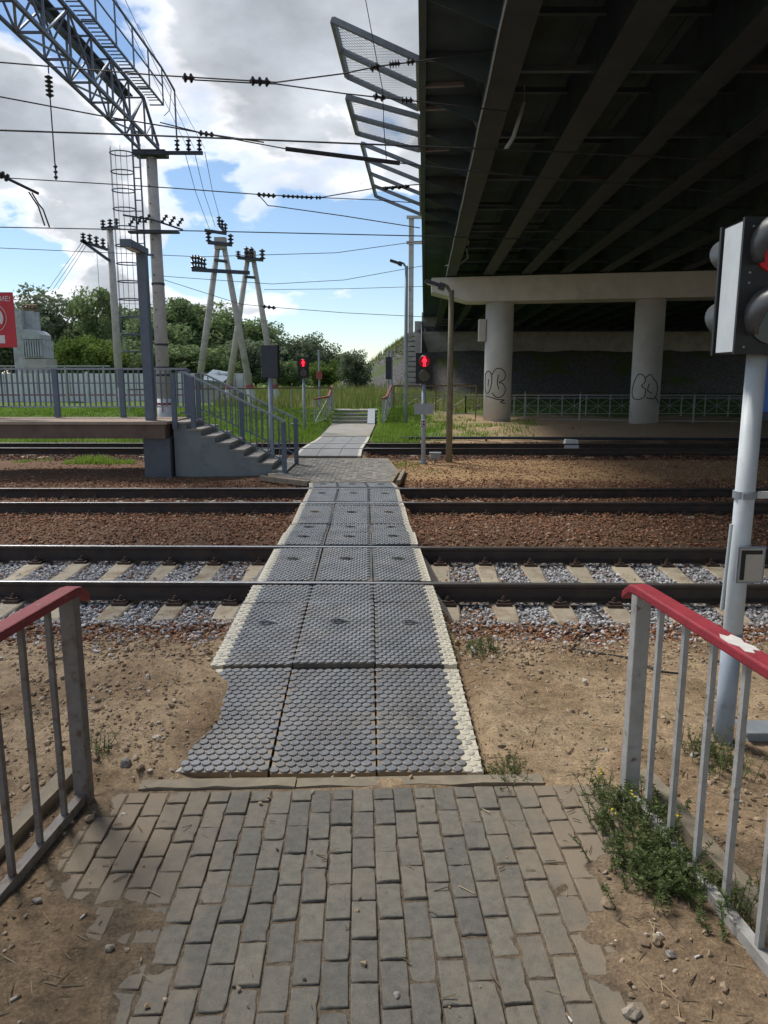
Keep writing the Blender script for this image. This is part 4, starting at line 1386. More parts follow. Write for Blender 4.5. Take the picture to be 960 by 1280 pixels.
# ------------------------------------------------------------------ hand railings beside the brick path
def hand_railing(label, x, side, red, grey, y_end=3.42, patch=False, turn=0.0):
    r = thing('path_railing', label, 'railing', (x, y_end, BR_Z))
    r.rotation_euler = (0, 0, turn)
    zt_ = .955
    y0 = .55
    m = MB()
    w = .088
    def sec(y, z): return [(x - w / 2, y, z - .022), (x + w / 2, y, z - .022), (x + w / 2, y, z + .022), (x - w / 2, y, z + .022)]
    i = 0
    S_ = [sec(y0, zt_ + .03), sec(y_end + .0, zt_ + .03), sec(y_end + .055, zt_ + .022), sec(y_end + .135, zt_ - .035)]
    for q in S_: m.v += q
    for k in range(len(S_) - 1):
        for e in range(4):
            m.f.append((k * 4 + e, k * 4 + (e + 1) % 4, k * 4 + 4 + (e + 1) % 4, k * 4 + 4 + e)); m.mi.append(0)
    m.f.append((3, 2, 1, 0)); m.mi.append(0); e = (len(S_) - 1) * 4; m.f.append((e, e + 1, e + 2, e + 3)); m.mi.append(0)
    hr = m.build('handrail', red, r)
    b = hr.modifiers.new('bev', 'BEVEL'); b.width = .008; b.segments = 2; b.limit_method = 'ANGLE'
    if patch:
        m = MB()
        ring = [(-.036, 2.72), (-.018, 2.76), (.0, 2.73), (.024, 2.75), (.036, 2.70), (.022, 2.66), (.038, 2.62), (.030, 2.57), (.010, 2.585), (-.004, 2.55), (-.028, 2.57), (-.020, 2.62), (-.038, 2.66)]
        m.prism([(x + a, b_) for a, b_ in ring], 'Z', zt_ + .0515, zt_ + .0545)
        m.build('peeled_patch', M['paper'], r)
    zb_ = BR_Z + .04
    for y in (y_end, y_end - 1.75):
        m = MB(); m.box((x, y, (zt_ + .006 - .45) / 2), (.078, .062, zt_ + .006 + .45))
        po = m.build('post', grey, r)
        b = po.modifiers.new('bev', 'BEVEL'); b.width = .005; b.segments = 2
    m = MB(); m.bar((x, y0, zb_), (x, y_end - .032, zb_), .045, .05); m.build('bottom_rail', grey, r)
    y = y_end - .20
    while y > y0 + .1:
        if abs(y - (y_end - 1.75)) > .07:
            m = MB(); m.box((x, y, (zt_ + .006 + zb_ + .026) / 2), (.024, .024, zt_ + .006 - zb_ - .026), rz=R(random.uniform(-4, 4))); m.build('baluster', grey, r)
        y -= .222
    return r


hand_railing('grey hand railing with bright red top rail beside the white signal pole', 1.265, 1, M['red'], M['railgrey'], y_end=3.46, patch=True, turn=R(6.5))
hand_railing('darker worn hand railing with dull red top rail on the sandy side', -1.53, -1, M['red_old'], M['railgrey_old'], y_end=3.42, turn=R(-4.0))
for (x, lab, z0_, tn) in ((1.41, 'low concrete kerb running outside the bright red railing', -.06, R(6.5)), (-1.70, 'low concrete kerb running outside the dull red railing', -.05, R(-4.0))):
    m = MB()
    ys = np.linspace(-2.7, .16, 14)
    for k in range(13):
        a, b = ys[k], ys[k + 1]
        j0, j1 = math.sin(k * 1.7) * .006, math.sin((k + 1) * 1.7) * .006
        m.hexa([(-.045, a, -.3), (.045, a, -.3), (.045, b, -.3), (-.045, b, -.3), (-.04 + j0, a, z0_ + j0), (.04 + j0, a, z0_), (.04 + j1, b, z0_), (-.04 + j1, b, z0_ + j1)])
    ko = tag(m.build('concrete_kerb', M['kerb']), lab, 'kerb')
    ko.location = (x, 3.46, 0); ko.rotation_euler = (0, 0, tn)


# ------------------------------------------------------------------ pedestrian signals
def man(m, s, d=.004):
    m.tube([(0, .36 * s, 0), (0, .36 * s, d)], .085 * s, 12)
    m.b2((-.10 * s, -.08 * s, 0), (.10 * s, .26 * s, d))
    m.bar((-.10 * s, .24 * s, d / 2), (-.20 * s, -.06 * s, d / 2), .07 * s, d)
    m.bar((.10 * s, .24 * s, d / 2), (.20 * s, -.06 * s, d / 2), .07 * s, d)
    m.bar((-.05 * s, -.05 * s, d / 2), (-.08 * s, -.46 * s, d / 2), .09 * s, d)
    m.bar((.05 * s, -.05 * s, d / 2), (.08 * s, -.46 * s, d / 2), .09 * s, d)


def visor_mesh(r, depth, mt):
    m = MB()
    n = 22
    a0, a1 = R(-38), R(218)
    ring = []
    for k in range(n + 1):
        a = a0 + (a1 - a0) * k / n
        d = depth * (.25 + .75 * max(0, math.sin(max(0, min(math.pi, (a + .55) * math.pi / (math.pi + 1.1))))) ** .8)
        ring.append((a, d))
    for q, rr in enumerate((r, r - .006)):
        for a, d in ring:
            m.v.append((rr * math.cos(a), 0, rr * math.sin(a))); m.v.append((rr * .93 * math.cos(a), -d, rr * .93 * math.sin(a) - d * .06))
    k2 = 2 * (n + 1)
    for k in range(n):
        a = 2 * k
        m.f += [(a, a + 1, a + 3, a + 2), (k2 + a, k2 + a + 2, k2 + a + 3, k2 + a + 1), (a + 1, k2 + a + 1, k2 + a + 3, a + 3)]
        m.mi += [0, 0, 0]
    m.f += [(0, k2, k2 + 1, 1), (2 * n, 2 * n + 1, k2 + 2 * n + 1, k2 + 2 * n)]; m.mi += [0, 0]
    return m.mesh('visor', mt, smooth=True)


# near signal on the white pole
np_ = Vector((2.02, 4.05, -.14))
sgn = thing('pedestrian_signal', 'tall white signal pole with double sided pedestrian lights beside the bright red railing', 'pedestrian signal', np_)
LEAN = Vector((.0, 0, 0))
HZ0, HZ1 = 2.135, 2.80
m = MB(); m.tube([(np_.x, np_.y, -.35), (np_.x, np_.y, HZ0)], .0525, 24); pol = m.build('pole', M['white_pole'], sgn, smooth=True)
m = MB(); m.tube([(np_.x, np_.y, -.30), (np_.x, np_.y, .56)], .0545, 24); m.build('sleeve', M['pole_dirty'], sgn, smooth=True)
hx0, hx1, hy0, hy1 = np_.x - .185, np_.x + .225, 3.90, 4.17
m = MB(); m.b2((hx0 + .003, hy0 + .006, HZ0), (hx1 - .003, hy1 - .006, HZ1)); hb = m.build('housing', M['black'], sgn)
m = MB(); m.b2((hx0 - .004, hy0 + .035, HZ0 + .008), (hx0 + .002, hy1 - .035, HZ1 - .008)); m.build('side_panel', M['side_white'], hb)
for yy in (hy0, hy1 - .012):
    m = MB(); m.b2((hx0 - .016, yy - .008, HZ0 - .006), (hx1 + .01, yy + .012, HZ1 + .006)); m.build('door', M['black'], hb)
vis = visor_mesh(.158, .30, M['visor'])
for zc, lit in ((HZ0 + .535, True), (HZ0 + .185, False)):
    for back in (False, True):
        xc = hx0 + .178 if not back else hx0 + .172
        yv = hy0 - .008 if not back else hy1 + .001
        v = link('visor', vis, hb, Vector((xc, yv, zc)) - ORG[sgn.name])
        if back: v.rotation_euler = (0, 0, math.pi)
        m = MB(); m.tube([(xc, yv + (-.0005 if not back else .0005), zc), (xc, yv + (-.012 if not back else .012), zc)], .142, 28)
        ln = m.build('lens', M['red_lens'] if lit and not back else M['lens_off'], hb)
        if lit and not back:
            m = MB(); man(m, .26)
            f = link('figure', m.mesh('figure', M['red_on']), ln, Vector((xc, yv - .0125, zc)) - ORG[sgn.name]); f.rotation_euler = (R(90), 0, 0)
for zc in (HZ0 + .03, HZ0 + .35, HZ0 + .40, HZ1 - .04):
    m = MB(); m.tube([(hx0 + .03, hy0 - .008, zc), (hx0 + .03, hy0 - .014, zc)], .006, 8); m.build('screw', M['steel_gal'], hb)
# number plate on the pole, clamps, conduit, bracket
m = MB()
px0, pz0 = np_.x - .005, .98
m.b2((px0 - .045, np_.y - .085, pz0 - .105), (px0 + .108, np_.y - .064, pz0 + .105)); nb_o = m.build('small_box', M['steel_gal'], sgn)
m = MB(); m.b2((px0 - .034, np_.y - .0885, pz0 - .094), (px0 + .098, np_.y - .0855, pz0 + .094)); m.build('plate', mat('plate_beige', (.50, .45, .40), (.44, .40, .35), 12, .6), nb_o)
m = MB(); m.b2((px0 - .028, np_.y - .0915, pz0 - .085), (px0 - .004, np_.y - .089, pz0 + .085)); m.b2((px0 - .0045, np_.y - .0915, pz0 + .062), (px0 + .088, np_.y - .089, pz0 + .085)); m.build('black_mark', M['black'], nb_o)
m = MB(); m.tube([(np_.x, np_.y, 1.345), (np_.x, np_.y, 1.385)], .0635, 20); m.box((np_.x - .02, np_.y - .068, 1.365), (.05, .012, .035)); m.build('clamp', M['steel_gal'], sgn)
m = MB(); m.b2((np_.x + .06, np_.y - .02, 1.345), (np_.x + .40, np_.y - .008, 1.385)); m.build('bracket', M['white_plate'], sgn)
m = MB(); m.tube([(np_.x - .070, np_.y - .02, 1.20), (np_.x - .078, np_.y - .02, .9), (np_.x - .085, np_.y - .02, .70)], .010, 8); m.build('conduit', M['white_pole'], sgn)
m = MB(); m.b2((np_.x + .14, np_.y - .02, -.2), (np_.x + .32, np_.y + .12, -.07)); m.b2((np_.x + .125, np_.y - .035, -.07), (np_.x + .335, np_.y + .135, -.055))
jb = m.build('junction_box', M['steel_gal']); tag(jb, 'small grey junction box at the foot of the white signal pole', 'junction box')


def far_signal(px, py_base, Zg, label, face, hz=2.0, plate=False):
    """face -1 looks to the camera, +1 away"""
    B = atz(px, py_base, Zg)
    r = thing('pedestrian_signal', label, 'pedestrian signal', B)
    x, y = B.x, B.y
    m = MB(); m.tube([(x, y, Zg - .2), (x, y, Zg + hz)], .055, 14); m.build('pole', M['pole_dirty'], r, smooth=True)
    m = MB(); m.tube([(x, y, Zg - .1), (x, y, Zg + .06)], .11, 12); m.build('foot', M['steel_gal'], r)
    w, d, h = .36, .20, .70
    z0 = Zg + hz
    m = MB(); m.b2((x - w / 2, y - d / 2, z0), (x + w / 2, y + d / 2, z0 + h))
    hb_ = m.build('housing', M['black'] if face < 0 else mat('housing_back', (.055, .065, .085), (.045, .052, .07), 8, .6), r)
    m = MB(); m.b2((x - w / 2 - .03, y + face * d / 2 - .01, z0 - .02), (x + w / 2 + .03, y + face * d / 2 + .01, z0 + h + .02)); m.build('door', M['black'], hb_)
    m = MB(); m.b2((x - w / 2 - .006, y - d / 2 + .02, z0 + .01), (x - w / 2, y + d / 2 - .02, z0 + h - .01)); m.build('side_panel', M['side_white'], hb_)
    vv = visor_mesh(.150, .19, M['visor'])
    for zc, lit in ((z0 + .52, True), (z0 + .18, False)):
        yv = y + face * (d / 2 + .011)
        v = link('visor', vv, hb_, Vector((x, yv, zc)) - B)
        if face > 0: v.rotation_euler = (0, 0, math.pi)
        m = MB(); m.tube([(x, yv, zc), (x, yv + face * .01, zc)], .140, 24)
        ln = m.build('lens', M['red_lens'] if lit and face < 0 else M['lens_off'], hb_)
        if lit and face < 0:
            m = MB(); man(m, .265)
            f = link('figure', m.mesh('figure', M['red_on']), ln, Vector((x, yv - .0105, zc)) - B); f.rotation_euler = (R(90), 0, 0)
    if plate:
        m = MB(); m.b2((x - .235, y - .082, Zg + 1.24), (x + .235, y - .062, Zg + 1.50)); m.build('blank_plate', M['grey_plate'], r)
        m = MB(); m.b2((x - .075, y - .080, Zg + .92), (x + .075, y - .062, Zg + 1.11)); pp = m.build('letter_plate', M['white_plate'], r)
        m = MB(); m.b2((x - .058, y - .0835, Zg + .935), (x + .058, y - .0805, Zg + 1.095)); bk = m.build('black_field', M['black'], pp)
        me = text_mesh('letter', 'В', .20, M['sign_white'])
        o = link('letter', me, pp, Vector((x, y - .0865, Zg + 1.015)) - B); o.rotation_euler = (R(90), 0, 0)
    return r


far_signal(529, 580, -.09, 'red lit pedestrian signal with grey plate and letter plate, beside the olive lamp post', -1, plate=True)
far_signal(381, 541, .02, 'red lit pedestrian signal standing on grass in front of the far fence', -1, hz=2.05)
far_signal(341, 588, -.09, 'pedestrian signal seen from behind with dark housing at the foot of the stairs', 1, hz=2.13)
for (px, py, lab) in ((544, 577, 'small grey cable box beside the olive lamp post'), (325, 583, 'small grey cable box beside the stair foot'), (369, 537, 'small grey cable box on the grass by the lit signal')):
    B = atz(px, py, -.09 if py > 560 else .02)
    m = MB(); m.box((B.x, B.y, B.z + .15), (.26, .2, .12)); m.box((B.x, B.y, B.z + .225), (.30, .24, .03)); m.tube([(B.x, B.y, B.z - .1), (B.x, B.y, B.z + .1)], .03, 8)
    tag(m.build('cable_box', M['steel_gal']), lab, 'cable box')


def lamp_post(px, py, Zg, ztop, r0, mt, label, arm, hd):
    B = atz(px, py, Zg)
    r = thing('lamp_post', label, 'lamp post', B)
    m = MB(); m.tube([(B.x, B.y, Zg - .2), (B.x, B.y, ztop * .55), (B.x, B.y, ztop)], [r0, r0 * .85, r0 * .75], 12); m.build('pole', mt, r, smooth=True)
    m = MB(); m.tube([(B.x, B.y, ztop - .08), (B.x - arm * .25, B.y, ztop + .10), (B.x - arm * .5, B.y, ztop + .12)], r0 * .5, 8); m.build('arm', mt, r)
    m = MB()
    a, b = Vector((B.x - arm * .35, B.y, ztop + .06)), Vector((B.x - arm * 1.35, B.y, ztop + .06 + arm * .32))
    m.bar(a, b, .2, .09); m.bar(a, a.lerp(b, .3), .22, .15)
    m.build('lamp_head', M['steel_dark'], r)
    m = MB(); q = Vector((0, 0, -.05)); m.bar(a.lerp(b, .35) + q, a.lerp(b, .92) + q, .16, .012); m.build('lamp_glass', M['white_plate'], r)
    return B


lamp_post(561, 578, -.09, 4.15, .085, M['olive'], 'olive brown lamp post with angled lamp beside the lettered signal', .48, 1)
B = lamp_post(507, 526, .25, 6.6, .09, M['pole_dirty'], 'slim dark lamp post close to the overpass edge above the grass', .5, 1)
# metal mast next to it, joined to the bridge
mb_ = at(513.5, 398, 70.6); mb_.z = 6.6
ms = thing('steel_mast', 'tall pale steel mast standing on the embankment beside the overpass edge and braced to it', 'mast', mb_)
mtop = at(513.5, 271, 70.6)
m = MB(); m.bar((mb_.x, mb_.y, 6.2), (mb_.x, mb_.y, mtop.z), .46, .46); m.build('shaft', M['polecon'], ms)
for zz2 in (mtop.z - .1, mtop.z - 2.3):
    m = MB(); m.bar((mb_.x - .45, mb_.y - .3, zz2), (mb_.x + 1.3, mb_.y - .3, zz2), .22, .26); m.build('brace', M['polecon'], ms)

# ------------------------------------------------------------------ overhead line gantry
gt = thing('catenary_gantry', 'blue-grey lattice gantry beam with walkway spanning above the tracks', 'gantry', (-7.6, 25.2, 0))
XL, XR, ZB, ZT = -7.78, -7.18, 9.22, 10.27
Y0g, Y1g = -2.0, 25.0
def member(nm, a, b, w, mt=None):
    m = MB(); m.bar(a, b, w * .78); m.build(nm, mt or M['truss'], gt)
for x, z in ((XL, ZB), (XR, ZB), (XR, ZT)):
    member('chord', (x, Y0g, z), (x, Y1g + (.0 if z == ZB else -1.3), z), .085 if x == XL else .10)
m = MB(); m.bar((XL, Y0g, ZT), (XL, Y1g - 1.3, ZT), .16, .12); m.build('chord', M['truss'], gt)
m = MB(); m.b2((XL + .02, Y0g, ZT + .065), (XL + .26, Y1g - 1.2, ZT + .095)); m.build('walkway', M['steel_dark'], gt)
PL = 1.33
k = 0
y = Y1g - 1.3
while y > 6.0:
    for x in (XL, XR):
        member('strut', (x, y, ZB), (x, y, ZT), .06)
        a, b = ((x, y, ZB), (x, y - PL, ZT)) if k % 2 else ((x, y, ZT), (x, y - PL, ZB))
        member('brace', a, b, .055)
    member('cross_strut', (XL, y, ZB), (XR, y, ZB), .06)
    member('cross_strut', (XL, y, ZT), (XR, y, ZT), .05)
    a, b = ((XL, y, ZB), (XR, y - PL, ZB)) if k % 2 else ((XR, y, ZB), (XL, y - PL, ZB))
    member('cross_brace', a, b, .05, M['steel_gal'])
    member('cross_brace', (XL, y, ZB), (XR, y, ZT), .045)
    y -= PL; k += 1
for x in (XL, XR):       # sloping end
    member('chord', (x, Y1g - 1.3, ZT), (x, Y1g, ZB + .08), .09)
    member('strut', (x, Y1g - .6, ZB), (x, Y1g - .6, ZB + .55), .055)
    member('brace', (x, Y1g - 1.3, ZB), (x, Y1g - .6, ZB + .55), .05)
XRR = XR + .42
member('handrail', (XRR, Y0g, ZT + 1.05), (XRR, Y1g - .7, ZT + 1.05), .06)
member('handrail', (XRR, Y0g, ZT + .52), (XRR, Y1g - .7, ZT + .52), .04)
member('chord', (XRR, Y0g, ZT + .0), (XRR, Y1g - .7, ZT + .0), .06)
member('handrail', (XRR, Y1g - .7, ZT + 1.05), (XRR + .15, Y1g + .1, ZT + .7), .055)
member('handrail', (XRR + .15, Y1g + .1, ZT + .7), (XRR + .15, Y1g + .1, ZB), .055)
y = Y1g - .7
while y > 6:
    member('rail_post', (XRR, y, ZT), (XRR, y, ZT + 1.05), .045)
    member('cross_strut', (XR, y, ZT), (XRR, y, ZT), .04)
    y -= PL
y = Y1g - 1.0
while y > 8:
    m = MB(); m.b2((XR + .06, y, ZT + .03), (XRR - .04, y + .03, ZT + .05)); m.build('grating_slat', M['truss'], gt)
    y -= .21
# post
pp0 = Vector((-7.45, 25.1, 0))
post = thing('gantry_post', 'tall grey concrete gantry post with painted red and white base band', 'post', pp0)
m = MB(); m.tube([(pp0.x, pp0.y, -.2), (pp0.x, pp0.y, 4), (pp0.x, pp0.y, ZB - .22)], [.235, .205, .165], 20); m.build('shaft', M['polecon'], post, smooth=True)
m = MB(); m.box((pp0.x, pp0.y, ZB - .13), (1.0, .5, .16)); m.build('cap_plate', M['steel_dark'], post)
m = MB(); m.tube([(pp0.x, pp0.y, -.1), (pp0.x, pp0.y, 1.35)], .242, 20); m.build('white_band', M['whitewall'], post, smooth=True)
m = MB(); m.tube([(pp0.x, pp0.y, 1.14), (pp0.x, pp0.y, 1.22)], .246, 20); m.tube([(pp0.x, pp0.y - .246, .9), (pp0.x, pp0.y - .246, 1.2)], .02, 6); m.build('red_band', M['redband'], post)
for zz2 in (2.1, 2.35, 3.1, 5.05):
    m = MB(); m.tube([(pp0.x, pp0.y, zz2), (pp0.x, pp0.y, zz2 + .07)], .245 - zz2 * .006, 16); m.build('clamp', M['steel_dark'], post)
m = MB(); m.bar((pp0.x - .3, pp0.y - .3, ZB - .18), (pp0.x + 1.72, pp0.y - .3, ZB - .18), .10, .10); m.build('crossarm', M['steel_dark'], post)
for dx_ in (.92, 1.28, 1.62):
    m = MB(); m.insulator((pp0.x + dx_, pp0.y - .3, ZB - .13), (pp0.x + dx_, pp0.y - .3, ZB + .25), .085, 3); m.build('insulator', M['ins'], post)
m = MB()
for s in (-1, 1):
    m.bar((pp0.x, pp0.y - .25, 7.05), (pp0.x + s * .95, pp0.y - .2, 6.75 if s > 0 else 7.2), .05); m.bar((pp0.x, pp0.y - .25, 6.7), (pp0.x + s * .75, pp0.y - .2, 6.7), .05)
m.b2((pp0.x - .75, pp0.y - .45, 6.62), (pp0.x + .85, pp0.y - .2, 6.68)); m.build('switch_bracket', M['steel_dark'], post)
for dx_ in (-.75, -.5, -.25, .3, .55, .8):
    m = MB(); m.insulator((pp0.x + dx_, pp0.y - .3, 7.0 - abs(dx_) * .2), (pp0.x + dx_ + .2, pp0.y - .3, 7.25 - abs(dx_) * .2), .07, 3); m.build('insulator', M['ins'], post)
for zz2 in np.arange(2.6, 9.0, .55):
    m = MB(); m.tube([(pp0.x - .05, pp0.y - .25, zz2), (pp0.x - .05, pp0.y - .19, zz2)], .02, 6); m.build('bolt', M['steel_dark'], post)
# ladder with cage
lad = thing('cage_ladder', 'blue-grey ladder with safety hoops hanging beside the gantry post', 'ladder', (-8.3, 25.0, 2.6))
lx0, lx1 = -7.98, -7.76
for x in (lx0, lx1):
    m = MB(); m.bar((x, 24.9, 2.5), (x, 24.9, ZB + .6), .045); m.build('stile', M['truss'], lad)
for zz2 in np.arange(2.7, ZB + .5, .33):
    m = MB(); m.bar((lx0, 24.9, zz2), (lx1, 24.9, zz2), .028); m.build('rung', M['truss'], lad)
for zz2 in np.arange(2.9, ZB, .56):
    m = MB(); m.tube([(lx0 - .36 + .36 * math.cos(a), 24.9 + .30 * math.sin(a), zz2) for a in np.linspace(0, 2 * math.pi, 19)], .020, 6, False); m.build('hoop', M['truss'], lad)
for a in (2.4, 3.14, 3.9, 1.4, 4.9):
    m = MB(); x_, y_ = lx0 - .36 + .36 * math.cos(a), 24.9 + .30 * math.sin(a); m.tube([(x_, y_, 2.9), (x_, y_, ZB)], .009, 4); m.build('cage_bar', M['truss'], lad)
m = MB(); m.bar((lx1, 24.9, 5.98), (pp0.x, 24.95, 5.98), .06); m.build('stay', M['truss'], lad)

# dropper with insulator from the gantry
dp = at(61, 92, 18.7); dq = at(70, 222, 18.7)
dr = thing('hanging_insulator', 'long brown insulator and thin rod hanging below the lattice gantry', 'insulator', dp)
m = MB(); m.tube([(dp.x, dp.y, ZB), dp], .015, 5); m.tube([at(62.5, 120, 18.7), dq], .016, 5); m.build('rod', M['wire'], dr)
m = MB(); m.insulator(at(60.5, 94, 18.7), at(62.5, 122, 18.7), .095, 5); m.build('insulator', M['ins'], dr)
m = MB(); m.insulator(at(69, 205, 18.7), at(70, 225, 18.7), .05, 3); m.build('clamp', M['steel_dark'], dr)
# registration arm at the frame's left
ra = thing('registration_arm', 'dark registration arm with two curved steady rods on the overhead line', 'wire arm', at(20, 230, 17))
m = MB(); m.tube([at(-12, 213, 17), at(48, 242, 17)], .035, 6); m.build('arm', M['wire'], ra)
m = MB(); m.insulator(at(-6, 214, 17), at(12, 224, 17), .09, 3); m.build('insulator', M['ins'], ra)
for (a_, b_, c_) in (((36, 240), (48, 258), (56, 282)), ((40, 241), (54, 262), (62, 284))):
    m = MB(); m.tube([at(*a_, 17), at((a_[0] * .4 + b_[0] * .6), b_[1] - 7, 17), at(*b_, 17), at(*c_, 17)], .018, 5); m.build('steady_rod', M['wire'], ra)

# ------------------------------------------------------------------ far poles
def insul_pole(px0, py0, px1, py1, Y, r0, r1, label, arms, mt, group=None, legs=None):
    b, t_ = at(px0, py0, Y), at(px1, py1, Y)
    g0 = float(gz(b.x, Y))
    b = b + (b - t_) * ((b.z - g0 + .1) / max(.1, (t_.z - b.z)))
    r = thing('utility_pole', label, 'utility pole', (b.x, b.y, g0), group)
    m = MB(); m.tube([b, b.lerp(t_, .5), t_], [r0, (r0 + r1) / 2, r1], 12); m.build('shaft', mt, r, smooth=True)
    m = MB(); c_ = b.lerp(t_, .13); c2_ = b.lerp(t_, .02); m.tube([c2_, c_], r0 * 1.04, 12); m.build('white_base', M['whitewall'], r)
    for (ax, ay, bx_, by_, ins) in arms:
        m = MB(); m.bar(at(ax, ay, Y - .25), at(bx_, by_, Y - .25), .13, .13); m.build('crossarm', M['steel_dark'], r)
        for tt, h_ in ins:
            q = at(ax, ay, Y - .25).lerp(at(bx_, by_, Y - .25), tt)
            m = MB(); m.insulator(q, q + Vector((0, 0, h_)), .13, 3, 8); m.build('insulator', M['ins'], r)
    return r


insul_pole(148, 460, 137, 285, 36, .20, .15, 'thin grey pole with a side crossarm of insulators behind the platform railing',
           [(127, 286, 147, 284, [(.1, .4), (.55, .4), (.95, .4)]), (101, 301, 134, 312, [(.1, .4), (.35, .45), (.6, .45), (.85, .45)]), (104, 302, 137, 326, [])], M['polecon'])


def aframe(label, top, lb, rb, Y, arms, band):
    t_ = at(*top, Y)
    r0 = thing('a_frame_pole', label, 'utility pole', (t_.x, Y, .4))
    for q in (lb, rb):
        b = at(*q, Y)
        g0 = .35
        d = (b - t_); b = t_ + d * ((t_.z - g0) / (t_.z - b.z))
        tt = t_ + Vector((.12 if q is rb else -.12, 0, 0))
        m = MB(); m.tube([b, tt], [.20, .13], 12); m.build('leg', M['polecon'], r0, smooth=True)
        m = MB(); m.tube([b, b.lerp(tt, .14)], .207, 12); m.build('white_base', M['whitewall'], r0)
        m = MB(); m.tube([b.lerp(tt, .142), b.lerp(tt, .165)], .205, 12); m.build('red_band', M['redband'], r0)
    for (ax, ay, bx_, by_, w, ins) in arms:
        a, b = at(ax, ay, Y - .3), at(bx_, by_, Y - .3)
        m = MB(); m.bar(a, b, w, w); m.build('crossarm', M['steel_dark'], r0)
        for tt, h_, rr in ins:
            q = a.lerp(b, tt)
            m = MB(); m.insulator(q, q + Vector((0, 0, h_)), rr, 3, 8); m.build('insulator', M['ins'], r0)
    m = MB(); m.box((t_.x, Y - .05, t_.z - .1), (.55, .4, .55)); m.build('head_plate', M['polecon'], r0)
    return r0


aframe('grey concrete A-frame pole carrying a row of five insulators', (276, 302), (251, 470), (309, 470), 38,
       [(256, 288, 283, 292, .14, [(.35, -.0, .1)]), (274, 282, 282, 291, .12, [(.0, .45, .12), (.5, .45, .12), (1.0, .45, .12)]),
        (260, 303, 290, 306, .16, [(.03, .5, .16), (.95, .5, .16)]), (240, 337, 312, 341, .17, [(.02, .7, .12), (.07, .7, .12), (.12, .7, .12), (.17, .65, .12), (.22, .6, .12)]), (268, 325, 284, 327, .13, [])], 0)
aframe('second A-frame pole with a short crossarm and tilted insulators behind the stair railing', (313, 318), (289, 470), (335, 440), 41,
       [(297, 322, 329, 325, .16, [(.03, .35, .15), (.35, .6, .15), (.55, .6, .15), (.97, .55, .18)]), (306, 346, 319, 347, .13, [])], 0)

# ------------------------------------------------------------------ wires
def wire(label, pts, r, Y=None, ins=(), sag=0.0, name='overhead_wire'):
    P = [at(q[0], q[1], Y if len(q) < 3 else q[2]) for q in pts]
    root = thing(name, label, 'wire', P[0])
    Q = []
    for a, b in zip(P[:-1], P[1:]):
        for tt in np.linspace(0, 1, 7)[:-1]:
            Q.append(a.lerp(b, tt) - Vector((0, 0, sag * 4 * tt * (1 - tt))))
    Q.append(P[-1])
    m = MB(); m.tube(Q, r * .75, 5); m.build('cable', M['wire'], root)
    for (a, b, rr, nd) in ins:
        m = MB(); m.insulator(at(*a), at(*b), rr, nd, 8); m.build('insulator', M['ins'], root)
    return root


YA, YB = 12.74, 21.3
wire('upper overhead wire with a long insulator, splitting before the largest guard screen', [(-90, 70), (0, 78), (195, 94), (345, 103), (430, 92), (472, 83), (520, 77), (640, 60)], .016, YA,
     [((228, 97, YA), (243, 98, YA), .075, 2), ((312, 101, YA), (338, 103, YA), .075, 3), ((462, 86, YA), (474, 82, YA), .07, 2), ((486, 81, YA), (500, 79, YA), .06, 4), ((508, 78, YA), (518, 77, YA), .06, 2)])
wire('parallel lower strand of the split overhead wire', [(243, 100), (318, 104), (345, 105), (430, 117), (475, 122), (515, 126), (640, 140)], .015, YA,
     [((466, 120, YA), (482, 123, YA), .06, 2), ((500, 125, YA), (516, 126, YA), .06, 3)])
wire('sagging wire passing behind the lattice gantry', [(-90, 105), (0, 121), (127, 145), (213, 159), (262, 168), (330, 178)], .016, YA + .3, [((248, 166, YA + .3), (268, 169, YA + .3), .05, 3)])
wire('thick contact wire above the second track', [(-120, 158), (0, 163), (150, 168), (330, 175), (525, 183), (700, 190), (900, 200)], .020, YA)
wire('contact wire with a long dark sleeve running to the overpass', [(200, 153), (255, 167), (357, 186), (525, 207), (640, 219), (900, 240)], .013, YA - .4)
m = MB(); m.tube([at(357, 186, YA - .41), at(500, 204, YA - .41)], .034, 8)
tag(m.build('wire_sleeve', M['wire']), 'dark thick sleeve on the contact wire beside the overpass', 'wire sleeve')
wire('wire with an insulator chain above the third track', [(-100, 214), (0, 222), (135, 230), (213, 235), (322, 243), (400, 247), (470, 235), (530, 230)], .020, YB,
     [((321, 243, YB), (345, 245, YB), .07, 4), ((352, 245, YB), (392, 247, YB), .055, 7), ((394, 247, YB), (402, 247, YB), .06, 2), ((478, 236, YB), (512, 233, YB), .06, 4)])
wire('lower strand of the wire above the third track', [(400, 247), (470, 250), (525, 254)], .016, YB)
wire('straight contact wire above the third track reaching under the overpass', [(-100, 282), (0, 284), (260, 289), (525, 295), (700, 300)], .020, YB)
wire('slack wire curving from the short strut to the overpass edge', [(322, 242), (335, 257), (345, 258), (430, 270), (525, 285)], .018, YB)
wire('thin wire below the third track contact wire', [(-60, 308), (0, 310), (250, 321), (420, 316), (535, 300)], .016, 28)
wire('distant sagging wire crossing in front of the clouds', [(200, 345), (340, 355), (430, 350), (530, 332)], .018, 36)
wire('distant wire with small insulators ending near the overpass', [(190, 345), (300, 380), (340, 384), (430, 391), (530, 396)], .018, 36, [((328, 383, 36), (345, 385, 36), .1, 3)])
wire('distant straight wire level with the cloud edge', [(330, 362), (430, 361), (530, 358)], .016, 36)
wire('distant thin wire running above the treetops', [(-60, 372), (0, 374), (230, 382), (300, 379)], .016, 40)
wire('high wire dropping from the picture top past the guard screens', [(452, -40), (457, 0), (470, 70), (478, 110), (480, 160), (483, 200)], .010, 14.2)
wire('vertical hanger wire between the two overhead wires and insulator', [(203, 93), (214, 112), (212, 138), (205, 145)], .012, 20, [])
